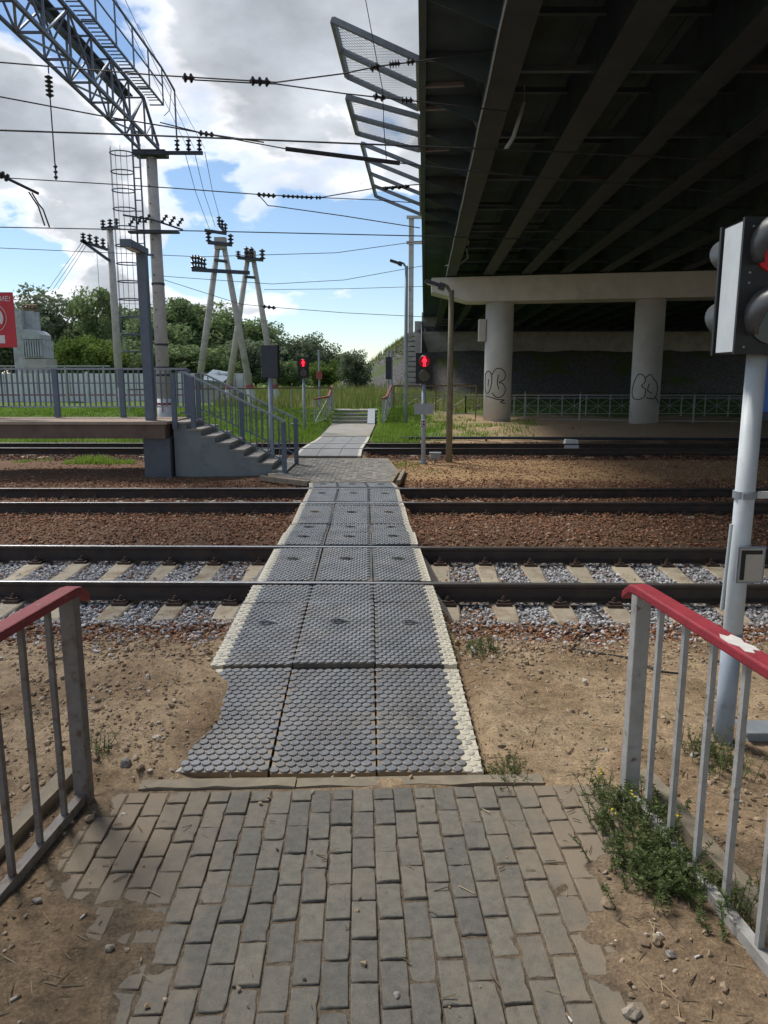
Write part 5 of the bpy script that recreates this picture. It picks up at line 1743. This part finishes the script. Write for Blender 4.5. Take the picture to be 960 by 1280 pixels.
for k, (a, b) in enumerate((((231, 190), (262, 287)), ((243, 190), (269, 283)), ((256, 190), (277, 281)))):
    wire('feeder wire to the A-frame pole from the ' + ('crossarm insulator nearest the gantry post', 'middle insulator of the gantry crossarm', 'outermost insulator of the gantry crossarm')[k], [(a[0], a[1], 24.8), ((a[0] * .55 + b[0] * .45), a[1] * .5 + b[1] * .5 + 3, 30), (b[0], b[1], 38)], .014).__setitem__('group', 'feeder wires from the crossarm')
for k, (a, b) in enumerate((((140, 0), (236, 188)), ((152, 0), (243, 186)), ((172, 40), (256, 186)))):
    wire('thin line slanting down past the gantry to the ' + ('crossarm insulator nearest the post', 'middle insulator of the crossarm', 'outermost insulator of the crossarm')[k], [(a[0], a[1] - 10, 18), (b[0], b[1], 24.8)], .009).__setitem__('group', 'slanting lines behind the gantry')
for k in range(3):
    wire(('thin line slanting down from the free end of the thin pole crossarm', 'thin line slanting down beside the one at the crossarm free end', 'thin slanting line closest to the shaft of the thin grey pole')[k], [(103 + 4 * k, 302, 35.7), (60 + 6 * k, 362, 50)], .018).__setitem__('group', 'lines from the thin pole')
wire('jumper wire hanging beside the thin grey pole', [(121, 315), (124, 360), (131, 460)], .014, 35)

# ------------------------------------------------------------------ far steps, fences and railings
fs = thing('far_steps', 'low wide concrete steps with a grey ramp plank ending the crossing path', 'steps', (-1.3, 32.6, .1))
for k in range(4):
    m = MB(); m.b2((-2.28, 32.12 + k * .33, -.1), (-.32, 32.12 + (k + 1) * .33 + (1.2 if k == 3 else .02), .10 + .135 * (k + 1))); m.build('step', M['tread'], fs)
m = MB(); m.hexa([(-.72, 31.7, .08), (-.40, 31.7, .08), (-.40, 33.2, .64), (-.72, 33.2, .64), (-.72, 31.7, .13), (-.40, 31.7, .13), (-.40, 33.2, .70), (-.72, 33.2, .70)])
m.build('ramp_plank', M['grey_plate'], fs)


def lattice_fence(name, label, pts, h, bay, post_w, topcol, tops=True, style='star', post_extra=0.0, par=None):
    """pts: ground points of the fence line"""
    r = thing(name, label, 'fence', pts[0])
    for (a, b) in zip(pts[:-1], pts[1:]):
        a, b = Vector(a), Vector(b)
        n = max(1, round((b - a).length / bay))
        for k in range(n + 1):
            q = a.lerp(b, k / n)
            m = MB(); m.bar(q + Vector((0, 0, -.2)), q + Vector((0, 0, h + post_extra)), post_w); m.build('post', M['lattice'], r)
        U = Vector((0, 0, 1))
        if tops:
            m = MB(); m.bar(a + U * h, b + U * h, .07, .06); m.build('top_rail', topcol, r)
        for hh in ((.12, h - .14) if style == 'star' else (.10,)):
            m = MB(); m.bar(a + U * hh, b + U * hh, .03, .04); m.build('rail', M['lattice'], r)
        for k in range(n):
            p0, p1 = a.lerp(b, k / n), a.lerp(b, (k + 1) / n)
            lo, hi = .13, h - .15
            mid = p0.lerp(p1, .5)
            if style == 'star':
                m = MB()
                m.bar(p0 + U * lo, p1 + U * hi, .022); m.bar(p0 + U * hi, p1 + U * lo, .022)
                m.bar(mid + U * lo, mid + U * hi, .022); m.bar(p0 + U * ((lo + hi) / 2), p1 + U * ((lo + hi) / 2), .022)
                m.build('lattice_panel', M['lattice'], r)
    return r


lattice_fence('lattice_fence', 'pale metal lattice fence with brown top pipe on the grass left of the far steps', [(-11.5, 33.3, .42), (-2.35, 33.3, .5)], 1.12, 1.9, .045, M['brownpipe'], style='plain')
lattice_fence('lattice_fence', 'pale star lattice fence behind the column with the graffiti, on green grass', [(.45, 34.6, .3), (4.0, 36.2, .22), (19.5, 36.8, .2)], 1.02, 1.15, .05, M['lattice'])
lattice_fence('wire_fence', 'thin posts of a wire fence standing in the dirt under the overpass', [(6.4, 33.6, .12), (16.0, 32.0, .08)], 1.28, 2.2, .055, M['rail_side'], style='plain', post_extra=.05)
m = MB(); m.bar((.45, 34.0, 1.70), (4.3, 34.6, 1.70), .07, .07)
for q in ((.45, 34.0), (2.4, 34.3), (4.3, 34.6)): m.bar((q[0], q[1], .0), (q[0], q[1], 1.7), .05)
tag(m.build('pipe_rail', M['brownpipe']), 'brown horizontal pipe rail between the far steps and the column', 'rail')


def step_rail(label, P):
    r = thing('step_railing', label, 'railing', P[0])
    P = [Vector(q) for q in P]
    U = Vector((0, 0, 1))
    for q in P:
        m = MB(); m.bar(q - U * .2, q + U * 1.08, .06); m.build('post', M['lattice'], r)
    for a, b in zip(P[:-1], P[1:]):
        m = MB(); m.bar(a + U * 1.1, b + U * 1.1, .09, .06); m.build('handrail', M['red_old'], r)
        m = MB(); m.bar(a + U * .12, b + U * .12, .035); m.build('bottom_rail', M['lattice'], r)
        n = max(2, int((b - a).length / .22))
        for k in range(1, n):
            q = a.lerp(b, k / n); m = MB(); m.bar(q + U * .12, q + U * 1.08, .022); m.build('baluster', M['lattice'], r)
        m = MB(); m.bar(a + U * .12, b + U * 1.08, .022); m.bar(a + U * 1.08, b + U * .12, .022); m.build('cross_brace', M['lattice'], r)


step_rail('short lattice railing with reddish handrail on the grassy side of the far steps', [(-2.92, 31.0, .08), (-2.45, 32.6, .15), (-2.33, 33.7, .62)])
step_rail('short lattice railing with reddish handrail on the overpass side of the far steps', [(-.05, 31.0, .10), (.12, 32.6, .15), (.32, 33.7, .62)])
# slim signal posts at the far steps
for (px, lab, hd) in ((399.5, 'slim grey post with a small reddish plate left of the far steps', True), (485.5, 'slim grey post with dark signal back right of the far steps', False), (489.5, 'thinner pale post right beside the slim dark signal post', None)):
    b = at(px, 500, 34.2)
    r = thing('slim_post', lab, 'post', (b.x, b.y, .4))
    m = MB(); m.tube([(b.x, b.y, .3), (b.x, b.y, 3.3)], .045, 8); m.build('pole', M['pole_dirty'], r)
    if hd is not None:
        m = MB(); m.b2((b.x - .13, b.y - .1, 2.0 if hd else 2.0), (b.x + .13, b.y + .08, 2.35 if hd else 3.0)); m.build('plate', M['redband'] if hd else M['steel_dark'], r)

# stairs up the embankment beside the abutment
es = thing('embankment_stairs', 'narrow concrete stairs climbing the stone embankment beside the abutment', 'stairs', bp(-1.2, 62, .5))
for k in range(13):
    y_ = 60.6 + k * .72; z_ = .55 + k * .45
    m = MB(); c = bp(-.95, y_, z_); m.box((c.x, c.y, c.z), (1.25, .75, .42)); m.build('step', M['conc'], es)
m = MB()
m.tube([bp(-.25, 60.4, 1.5), bp(-.25, 69.8, 7.2)], .04, 6); m.tube([bp(-.25, 60.4, .9), bp(-.25, 69.8, 6.6)], .03, 6)
for k in range(7):
    y_ = 60.6 + k * 1.5; m.tube([bp(-.25, y_, .5 + k * .9), bp(-.25, y_, 1.62 + k * .91)], .035, 6)
m.build('handrail', M['frame_steel'], es)

# pipe and concrete block behind the third track
m = MB()
m.tube([(.5, 24.6, .06), (4, 24.5, .07), (8, 24.3, .06), (13.5, 24.0, .05)], .05, 8)
for x in (.8, 3.4, 6.2, 9.3, 12.2): m.bar((x, 24.5 - .03 * x, -.1), (x, 24.5 - .03 * x, .06), .06)
tag(m.build('ground_pipe', M['steel_dark']), 'grey pipe on short supports running low behind the third track', 'pipe')
B = atz(713, 556, .05)
m = MB(); m.hexa([(B.x - .24, B.y - .15, -.1), (B.x + .24, B.y - .15, -.1), (B.x + .24, B.y + .15, -.1), (B.x - .24, B.y + .15, -.1), (B.x - .16, B.y - .1, .22), (B.x + .20, B.y - .1, .20), (B.x + .2, B.y + .1, .2), (B.x - .16, B.y + .1, .22)])
tag(m.build('concrete_block', M['whitewall']), 'small white concrete block lying by the ground pipe under the overpass', 'block')

# blue wagon on the third track
wg = thing('railway_wagon', 'blue railway wagon on the third track, mostly hidden behind the white signal pole', 'wagon', (18, 21.2, .1))
wx = 11.3
m = MB(); m.b2((wx, 19.8, 1.05), (wx + 14, 22.8, 3.7)); wb = m.build('body', M['bluecar'], wg)
m = MB(); m.prism([(19.75, 3.7), (22.85, 3.7), (22.3, 4.1), (20.3, 4.1)], 'X', wx - .03, wx + 14.03); m.build('roof', M['steel_dark'], wg)
for k in range(10):
    m = MB(); m.b2((wx + .1 + k * 1.4, 19.74, 1.1), (wx + .2 + k * 1.4, 19.80, 3.66)); m.build('rib', M['bluecar'], wb)
m = MB(); m.b2((wx - .1, 20.0, .82), (wx + 14.1, 22.6, 1.05)); m.build('underframe', M['steel_dark'], wg)
for k, x in enumerate((wx + 1.2, wx + 3.0, wx + 11, wx + 12.8)):
    for s in (-1, 1):
        m = MB(); m.tube([(x, 21.15 + s * .72, .57), (x, 21.15 + s * .86, .57)], .46, 24); m.build('wheel', M['rail_side'], wg)
    m = MB(); m.tube([(x, 20.3, .57), (x, 22.0, .57)], .08, 10); m.build('axle', M['rail_side'], wg)

# ------------------------------------------------------------------ far left: white panel wall, transformer, roof
ww = thing('panel_wall', 'whitewashed concrete panel wall with a red stripe behind the platform railing', 'wall', (-17, 45, .5))
wy = 45.0
x = -36.0
while x < -9.2:
    m = MB(); m.b2((x + .02, wy, .3), (x + 1.98, wy + .1, 2.35)); pn = m.build('panel', M['whitewall'], ww)
    m = MB(); m.b2((x + .02, wy - .012, 1.02), (x + 1.98, wy, 1.10)); m.build('stripe', M['redband'], pn)
    m = MB(); m.b2((x - .06, wy - .05, .3), (x + .06, wy + .15, 2.45)); m.build('post', M['whitewall'], ww)
    for q in (.5, 1.0, 1.5):
        m = MB(); m.b2((x + q - .02, wy - .03, 1.13), (x + q + .02, wy, 2.3)); m.build('rib', M['conc'], pn)
    x += 2.0
m = MB(); m.bar((-36, wy - 2, 2.75), (-15.8, wy - 2, 2.75), .07)
for x in np.arange(-36, -15.5, 2.2): m.bar((x, wy - 2, .3), (x, wy - 2, 2.75), .07)
tag(m.build('pipe_barrier', M['lattice']), 'pale pipe barrier in front of the whitewashed panel wall', 'barrier')
M['cabinet'] = mat('cabinet_grey', (.42, .44, .46), (.33, .35, .37), 3, .7, c3=(.26, .26, .25), s3=1.5, t3=(.52, .7))
tf = thing('transformer', 'white transformer cabinet with rounded tank and tall slab behind the wall', 'transformer', (-22, 46.8, .5))
ty = 47.0
a = at(22, 450, ty); b = at(66, 384, ty)
def wx_(px): return at(px, 430, ty).x
def wz_(py): return at(40, py, ty).z
m = MB(); m.b2((wx_(22), ty - .6, .3), (wx_(35), ty + .6, wz_(388))); m.build('slab', M['cabinet'], tf)
m = MB(); m.b2((wx_(35.2), ty - .2, wz_(416)), (wx_(47), ty + .6, wz_(389))); m.build('upper_panel', M['cabinet'], tf)
m = MB(); m.prism([(wx_(35.5), wz_(425)), (wx_(60), wz_(425)), (wx_(60), wz_(419)), (wx_(56), wz_(415)), (wx_(50), wz_(413)), (wx_(35.5), wz_(413))], 'Y', ty - .9, ty + .5); m.build('tank_lid', M['cabinet'], tf)
m = MB(); m.b2((wx_(36), ty - .8, wz_(448)), (wx_(62), ty + .5, wz_(425.5))); tk = m.build('tank', M['cabinet'], tf)
for q in range(8):
    x = wx_(38 + q * 3); m = MB(); m.b2((x - .04, ty - .98, wz_(446)), (x + .04, ty - .8, wz_(427))); m.build('cooling_fin', M['cabinet'], tk)
m = MB(); m.b2((wx_(36), ty - .9, .3), (wx_(64), ty + .6, wz_(449))); m.build('plinth', M['conc'], tf)
for q in (34, 38, 42, 46, 49):
    x = wx_(q); m = MB(); m.insulator((x, ty, wz_(390)), (x, ty, wz_(380)), .12, 3, 8); m.build('insulator', M['brownpipe'], tf)
rf = thing('small_shed', 'small shed with pale blue sloping roof behind the A-frame pole', 'shed', (-9.8, 44, .5))
a0, a1 = at(258, 470, 44).x, at(281, 470, 44).x
m = MB(); m.b2((a0, 43.2, .3), (a1, 46, 1.9)); m.build('wall', M['conc'], rf)
m = MB(); m.hexa([(a0 - .1, 43.0, 1.9), (a1 + .1, 43.0, 1.75), (a1 + .1, 46.2, 2.3), (a0 - .1, 46.2, 2.5), (a0 - .1, 43.0, 2.0), (a1 + .1, 43.0, 1.85), (a1 + .1, 46.2, 2.4), (a0 - .1, 46.2, 2.6)]); m.build('roof', M['roofblue'], rf)

# ------------------------------------------------------------------ trees
def crown_mesh(seed, nclump, nleaf, leaf, mt, flat=1.0, top=.0):
    """unit crown, radius about 1, centred at the origin"""
    r = np.random.default_rng(seed)
    C = r.normal(size=(nclump, 3)); C /= np.linalg.norm(C, axis=1)[:, None]
    C *= (r.random((nclump, 1)) ** .45) * .78
    C[:, 2] *= flat
    rad = r.uniform(.16, .34, nclump)
    V, Fc, rn = [], [], []
    for c, q in zip(C, rad):
        n = int(nleaf * (q / .25) ** 2)
        d = r.normal(size=(n, 3)); d /= np.linalg.norm(d, axis=1)[:, None]
        P = c + d * q * (r.random((n, 1)) ** .4) * np.array([1, 1, .8])
        u = r.normal(size=(n, 3)); u /= np.linalg.norm(u, axis=1)[:, None]
        w = np.cross(u, r.normal(size=(n, 3))); w /= np.linalg.norm(w, axis=1)[:, None]
        s = leaf * r.uniform(.55, 1.3, (n, 1))
        quad = np.stack([P - u * s, P + w * s * .55, P + u * s, P - w * s * .55], 1)
        k = sum(len(v) for v in V)
        V.append(quad.reshape(-1, 3)); Fc.append(k + np.arange(4 * n).reshape(-1, 4))
        t = np.clip(r.normal(.5, .16) + r.normal(0, .14, n), 0, 1)
        rn.append(np.repeat(t, 4))
    return npmesh('crown', np.concatenate(V), np.concatenate(Fc), mt, rnd=np.concatenate(rn))


CR = {}
for nm, mt in (('mid', LEAF), ('dark', LEAF_D), ('light', LEAF_L)):
    CR[nm] = [crown_mesh(11 + k + len(nm) * 7, 64, 120, .046, mt, 1.0) for k in range(2)]


def tree(px, pytop, Y, rx, label, kind, seed, pybase=None, name='tree', cat='tree', group='trees behind the platform', low=.1):
    T_ = at(px, pytop, Y)
    g0 = float(gz(T_.x, Y)) if Y < 60 else .5
    H = T_.z - g0
    r = thing(name, label, cat, (T_.x, Y, g0), group)
    rr = random.Random(seed)
    zc = g0 + H * (low + (1 - low) / 2); rz = H * (1 - low) / 2
    m = MB()
    m.tube([(T_.x, Y, g0 - .3), (T_.x + rr.uniform(-.2, .2), Y, g0 + H * .35), (T_.x + rr.uniform(-.3, .3), Y, g0 + H * .8)], [H * .022 + .05, H * .015 + .03, .03], 8)
    for k in range(6):
        a = rr.uniform(0, 6.28); z0 = g0 + H * rr.uniform(.2, .55)
        m.tube([(T_.x, Y, z0), (T_.x + math.cos(a) * rx * .35, Y + math.sin(a) * rx * .35, z0 + H * .12), (T_.x + math.cos(a) * rx * .7, Y + math.sin(a) * rx * .7, z0 + H * .22)], [H * .01 + .02, H * .007 + .015, .015], 6)
    m.build('trunk', M['bark'], r)
    o = link('crown', CR[kind][seed % 2], r, Vector((T_.x, Y, zc)) - ORG[r.name])
    o.scale = (rx * 1.08, rx * 1.08, rz * 1.06); o.rotation_euler = (0, 0, rr.uniform(0, 6.28))
    return r


tree(58, 356, 78, 6.0, 'large dark round tree rising behind the white transformer', 'dark', 1)
tree(8, 376, 80, 5.0, 'dark tree behind the red warning sign', 'dark', 2)
tree(-40, 372, 82, 6.0, 'dark tree standing past the red warning sign', 'dark', 21)
tree(118, 352, 76, 3.6, 'tall slim green tree beside the thin grey pole', 'mid', 3)
tree(158, 368, 80, 5.0, 'green tree behind the lamp column on the platform', 'mid', 4)
tree(222, 366, 76, 4.6, 'green tree behind the gantry post', 'mid', 5)
tree(196, 384, 70, 3.6, 'lower green tree just in front of the gantry post trees', 'mid', 6)
tree(256, 372, 78, 4.6, 'full green tree behind the first A-frame pole', 'mid', 7)
tree(298, 388, 80, 4.6, 'green tree seen between the legs of the A-frame poles', 'mid', 8)
tree(342, 404, 84, 4.4, 'dark green tree behind the dark signal back', 'dark', 9)
tree(372, 420, 86, 3.6, 'dark green tree behind the lit signal on the grass', 'dark', 10)
tree(396, 416, 88, 3.4, 'round dark tree standing apart from the tree row', 'dark', 11)
tree(318, 420, 72, 3.6, 'low dark tree below the tree row by the A-frame pole', 'dark', 12)
tree(88, 416, 62, 2.6, 'bright yellow-green bushy tree behind the panel wall', 'light', 13, low=.0)
tree(112, 408, 63, 2.8, 'bright green bushy tree beside the thin grey pole foot', 'light', 14, low=.0)
tree(150, 420, 66, 3.2, 'mid green bush between the thin pole and the lamp column', 'mid', 15, low=.0)
tree(255, 425, 68, 4.0, 'dense green bush behind the first A-frame legs', 'mid', 16, low=.0)
tree(205, 425, 66, 3.6, 'dense green bush behind the foot of the gantry post', 'mid', 17, low=.0)
tree(425, 436, 90, 3.4, 'pale green bush at the foot of the stone embankment', 'light', 18, low=.0, name='bush', cat='bush')
tree(410, 446, 80, 2.6, 'pale green low bush left of the dark bush on the slope', 'light', 19, low=.0, name='bush', cat='bush')
tree(443, 434, 58, 1.45, 'dark green bush growing in front of the stone embankment', 'dark', 20, low=.05, name='bush', cat='bush')
tree(360, 445, 72, 2.6, 'green bush below the far trees by the lit signal', 'mid', 22, low=.0, name='bush', cat='bush')
tree(300, 445, 70, 3.0, 'green bush below the far trees between the A-frame legs', 'mid', 23, low=.0, name='bush', cat='bush')
for k in range(5):
    tree(-120 - 75 * k, 380 + 14 * math.sin(k * 2.1), 84, 6.0, 'dark green tree of the row beyond the warning sign', 'dark', 30 + k)


# ------------------------------------------------------------------ grass
def grass(name, label, X, Y, Z, h, w, mt, rv, lean=.35):
    n = len(X)
    a = rng.uniform(0, 2 * np.pi, n)
    d = np.stack([np.cos(a), np.sin(a), np.zeros(n)], -1)
    b = rng.uniform(0, 2 * np.pi, n)
    ln = np.stack([np.cos(b), np.sin(b), np.zeros(n)], -1) * (h * rng.uniform(0, lean, n))[:, None]
    P = np.stack([X, Y, Z], -1)
    hh = np.zeros((n, 3)); hh[:, 2] = h
    V = np.stack([P - d * w[:, None], P + d * w[:, None], P + hh + ln + d * w[:, None] * .15], 1).reshape(-1, 3)
    o = link(name, npmesh(name, V, np.arange(3 * n).reshape(-1, 3), mt, rnd=np.repeat(rv, 3)))
    return tag(o, label, 'grass', kind='stuff')


X, Y = scatter(80000, -24, 2.2, 23.6, 36)
nzv = fbm(X, Y, 1.6, 3)
keep = off_path(X, Y, .1) & (X < 1.4 + nzv * .9 + np.maximum(0, Y - 31) * .2) & ~((np.abs(X + 1.3) < 1.1) & (Y > 31.7) & (Y < 34.8))
X, Y, nzv = X[keep], Y[keep], nzv[keep]
grass('grass', 'short bright green grass behind the third track', X, Y, gz(X, Y) - .01, rng.uniform(.06, .20, len(X)), rng.uniform(.012, .028, len(X)), GRASS, np.clip(.45 + nzv * .22 + rng.normal(0, .12, len(X)), 0, .95))
X, Y = scatter(4000, -9.5, -5.4, 18.3, 19.6)
keep = fbm(X * .5, Y, .7, 3) > -.05
X, Y = X[keep], Y[keep]
grass('grass', 'strip of bright grass under the platform edge', X, Y, gz(X, Y) - .01, rng.uniform(.05, .22, len(X)) * np.clip(1 - np.abs(X + 7.4) / 3, .2, 1), rng.uniform(.01, .02, len(X)), GRASS, np.clip(rng.normal(.6, .15, len(X)), 0, .95))
X, Y = scatter(42000, -24, 8, 34.8, 58)
keep = ~((X > .3) & (Y < 37.2)) & (X < 3 + (Y - 36) * .4) & ~((X < -8.5) & (Y < 46))
X, Y = X[keep], Y[keep]
nzv = fbm(X, Y, 3.0, 3)
grass('tall_grass', 'tall grass going to seed in front of the embankment', X, Y, gz(X, Y) - .01, rng.uniform(.35, 1.0, len(X)) * np.interp(Y, [34.8, 42], [.6, 1]), rng.uniform(.012, .03, len(X)), GRASS_T, np.clip(.42 + nzv * .25 + rng.normal(0, .2, len(X)), 0, 1))
X, Y = scatter(9000, .2, 7.5, 24.6, 33)
nzv = fbm(X, Y, 1.2, 3)
keep = rng.random(len(X)) < np.clip(.55 + nzv * .7 - (X - 1) * .16, 0, 1)
X, Y = X[keep], Y[keep]
grass('grass', 'sparse grass on the dirt between the far steps and the column', X, Y, gz(X, Y) - .01, rng.uniform(.05, .2, len(X)), rng.uniform(.012, .025, len(X)), GRASS, np.clip(rng.normal(.45, .2, len(X)), 0, 1))
X, Y = scatter(1500, .2, 1.3, 15.3, 18.6)
keep = rng.random(len(X)) < np.exp(-((X - .45) / .35) ** 2 - ((Y - 17.8) / .6) ** 2) + .35 * np.exp(-((X - 1.0) / .3) ** 2 - ((Y - 16.2) / .4) ** 2)
X, Y = X[keep], Y[keep]
grass('grass', 'thin grass tufts beside the small far paving', X, Y, gz(X, Y) - .01, rng.uniform(.04, .12, len(X)), rng.uniform(.006, .012, len(X)), GRASS, np.clip(rng.normal(.4, .15, len(X)), 0, .95))


# ------------------------------------------------------------------ weeds near the path
def weed(label, P, n_st_, h, spread, leafs, flowers=0, seed=0, name='weed_plant', lean=(0, 0)):
    r = np.random.default_rng(seed)
    root = thing(name, label, 'weed', P)
    st = MB(); LV, LF, LR, fl = [], [], [], MB()
    for k in range(n_st_):
        b = Vector((P[0] + r.normal(0, spread * .35), P[1] + r.normal(0, spread * .45), 0))
        b.z = float(gz(b.x, b.y)) - .01
        a = r.uniform(0, 6.28); hh = h * r.uniform(.45, 1.1); ln = hh * r.uniform(.15, .75)
        tip = b + Vector((math.cos(a) * ln + lean[0] * hh, math.sin(a) * ln + lean[1] * hh, hh))
        mid = b.lerp(tip, .5) + Vector((0, 0, hh * .13))
        st.tube([b, mid, tip], [.0022, .0016, .0008], 4, False)
        nl = int(leafs * r.uniform(.7, 1.3))
        for q in range(nl):
            t = r.uniform(.1, 1)
            c = b.lerp(mid, t * 2) if t < .5 else mid.lerp(tip, t * 2 - 1)
            u = Vector(r.normal(size=3)); u.z = abs(u.z) * .4; u.normalize()
            w = u.cross(Vector(r.normal(size=3))).normalized()
            s = r.uniform(.006, .014)
            i = len(LV)
            LV += [tuple(c), tuple(c + u * s * .9 + w * s * .32), tuple(c + u * s * 2), tuple(c + u * s * .9 - w * s * .32)]
            LF.append((i, i + 1, i + 2, i + 3)); LR += [float(np.clip(r.normal(.5, .2), 0, 1))] * 4
        if k < flowers:
            for q in range(4):
                c = tip + Vector((r.normal(0, .008), r.normal(0, .008), r.uniform(-.01, .006)))
                fl.tube([c, c + Vector((0, 0, .004))], .005, 5)
    tag(st.build('stems', M['stem'], root), kind='stuff')
    tag(link('leaves', npmesh('leaves', np.array(LV) - np.array(P), LF, WEED, rnd=LR), root), kind='stuff')
    if flowers: tag(fl.build('flowers', YELLOW, root), kind='stuff')
    return root


M['stem'] = mat('weed_stem', (.09, .11, .04), (.07, .085, .03), 20, .8)


def gp(px, py, z=BR_Z):
    P = atz(px, py, z)
    return (P.x, P.y, float(gz(P.x, P.y)))


weed('bushy green weed growing under the bright red railing', gp(830, 1100), 230, .135, .27, 40, 0, 1)
weed('upper part of the weed patch with small yellow flowers by the railing post', gp(790, 1030), 110, .17, .26, 30, 4, 2, lean=(-.2, .05))
weed('small weed with yellow flowers at the corner of the bricks', gp(752, 990), 18, .14, .12, 14, 3, 3)
weed('low grass tuft at the corner of the front rubber mat', gp(630, 962), 60, .09, .16, 10, 0, 4)
weed('green weeds beside the middle rubber mats near the ballast', gp(600, 815, -.1), 50, .13, .26, 18, 0, 5)
weed('green weeds outside the bright red railing on the dirt', gp(905, 960), 40, .17, .2, 18, 0, 6)
weed('small weed at the foot of the white signal pole', gp(870, 940), 30, .14, .16, 16, 0, 7)
weed('small dry weed at the foot of the dull red railing post', gp(128, 950), 22, .12, .12, 7, 0, 8)
weed('weed creeping through the bottom of the bright red railing', gp(925, 1150), 22, .2, .12, 22, 0, 9)

# ------------------------------------------------------------------ loose cable and litter
def gpt(px, py, dz=.012):
    P = atz(px, py, -.1); return Vector((P.x, P.y, float(gz(P.x, P.y)) + dz))


m = MB(); m.tube([gpt(740, 748, .05), gpt(755, 757), gpt(748, 770), gpt(728, 777), gpt(715, 815), gpt(735, 821), gpt(785, 829), gpt(825, 843), gpt(848, 846), gpt(856, 834), gpt(857, 812)], .008, 6)
tag(m.build('loose_cable', M['black']), 'thin black cable lying loose on the dirt by the ballast edge', 'cable')
for k, (px, py, a, lab) in enumerate(((873, 1196, .4, 'cigarette butt on the sand near the dark tan stone'), (712, 1262, 1.9, 'pale wood chip lying at the end of the bricks'), (104, 1140, 1.2, 'cigarette butt on the sandy bricks by the dull red railing'), (20, 1250, .8, 'cigarette butt in the dark soil left of the bricks'))):
    P = gpt(px, py, .006)
    m = MB(); d = Vector((math.cos(a), math.sin(a), 0)) * .018
    m.tube([P - d, P + d * .2], .0042, 7); m.cur = 1; m.tube([P + d * .2, P + d], .0044, 7)
    tag(m.build('litter', [M['paper'], ST1]), lab, 'litter')

X, Y = scatter(9000, -7.5, 3.0, 60, 72)
lat_ = X - BRIDGE_T * Y
ez = 6.9 - np.hypot(np.maximum(-.3 - lat_, 0), np.maximum(70.2 - Y, 0) * .95) / 1.45
pr = np.clip(.9 - np.abs(ez - 6.2) * .35 + fbm(X, Y, 2.5, 3) * .5, 0, 1) * (lat_ < -.4) + (ez < 1.6) * .5 * (lat_ < 0)
keep = (ez > .4) & (rng.random(len(X)) < pr) & (np.abs(lat_ + .95) > .7)
X, Y, ez = X[keep], Y[keep], ez[keep]
grass('embankment_grass', 'yellow-green grass on the shoulder of the stone embankment', X, Y, ez - .05, rng.uniform(.2, .55, len(X)), rng.uniform(.03, .06, len(X)), GRASS_T, np.clip(rng.normal(.4, .2, len(X)), 0, 1))

# dry straw, twigs and crumbs trodden into the dirt
X, Y = scatter(2600, -3.2, 3.2, 1.4, 5.9)
keep = ~((np.abs(X - PATH_C(Y)) < PATH_HW(Y)) & (Y > 3.66)) & ~((Y < 3.66) & (np.abs(X + .1) < 1.0) & (rng.random(len(X)) > .12))
X, Y = X[keep], Y[keep]
n_ = len(X)
a_ = rng.uniform(0, 6.28, n_); L_ = rng.uniform(.008, .04, n_); w_ = rng.uniform(.0012, .003, n_)
D_ = np.stack([np.cos(a_), np.sin(a_), rng.uniform(-.1, .25, n_)], -1) * L_[:, None]
P_ = np.stack([np.cos(a_ + 1.57), np.sin(a_ + 1.57), np.zeros(n_)], -1) * w_[:, None]
Z_ = np.maximum(gz(X, Y), np.where((Y < 3.6) & (np.abs(X + .1) < 1.25), BR_Z + .002, -9)) + .004
C_ = np.stack([X, Y, Z_], -1)
UP_ = np.zeros((n_, 3)); UP_[:, 2] = w_ * 1.2
V_ = np.stack([C_ - D_ - P_, C_ - D_ + P_, C_ - D_ + UP_, C_ + D_ - P_, C_ + D_ + P_, C_ + D_ + UP_], 1).reshape(-1, 3)
F_ = (np.array([(0, 3, 5, 2), (1, 2, 5, 4), (0, 1, 4, 3)])[None] + 6 * np.arange(n_)[:, None, None]).reshape(-1, 4)
STRAW = attr_mat('straw', [(0, (.10, .065, .04)), (.5, (.30, .22, .13)), (1, (.50, .42, .28))], .9)
tag(link('straw', npmesh('straw', V_, F_, STRAW, rnd=np.repeat(rng.random(n_), 6))), 'dry straw and twigs trodden into the dirt', 'straw', kind='stuff')
# loose gravel heaps: beside the left post and along the ballast edge
Xs, Ys = [], []
for cx, cy, sx_, sy_, k in ((-1.15, 3.95, .22, .16, 260), (-1.9, 4.6, .4, .3, 260), (-1.5, 5.4, .8, .18, 520), (1.5, 5.45, .9, .15, 520), (.95, 5.2, .35, .2, 160), (1.9, 3.4, .3, .5, 240), (-2.1, 3.2, .3, .6, 300), (1.12, 2.3, .2, .4, 60)):
    Xs.append(rng.normal(cx, sx_, k)); Ys.append(rng.normal(cy, sy_, k))
X, Y = np.concatenate(Xs), np.concatenate(Ys)
keep = ~((np.abs(X - PATH_C(Y)) < PATH_HW(Y) + .02) & (Y > 3.66)) & (np.abs(X - 1.3) > .05) & ~((Y < 3.6) & (np.abs(X + .1) < .95))
X, Y = X[keep], Y[keep]
sz = rng.gamma(2.2, .0042, len(X)) + .005
stones('gravel', 'loose mixed gravel gathered by the railing posts and ballast edge', X, Y, gz(X, Y) + sz * .2, np.minimum(sz, .03), STONE_D, rng.beta(1.6, 1.6, len(X)), cat='gravel')
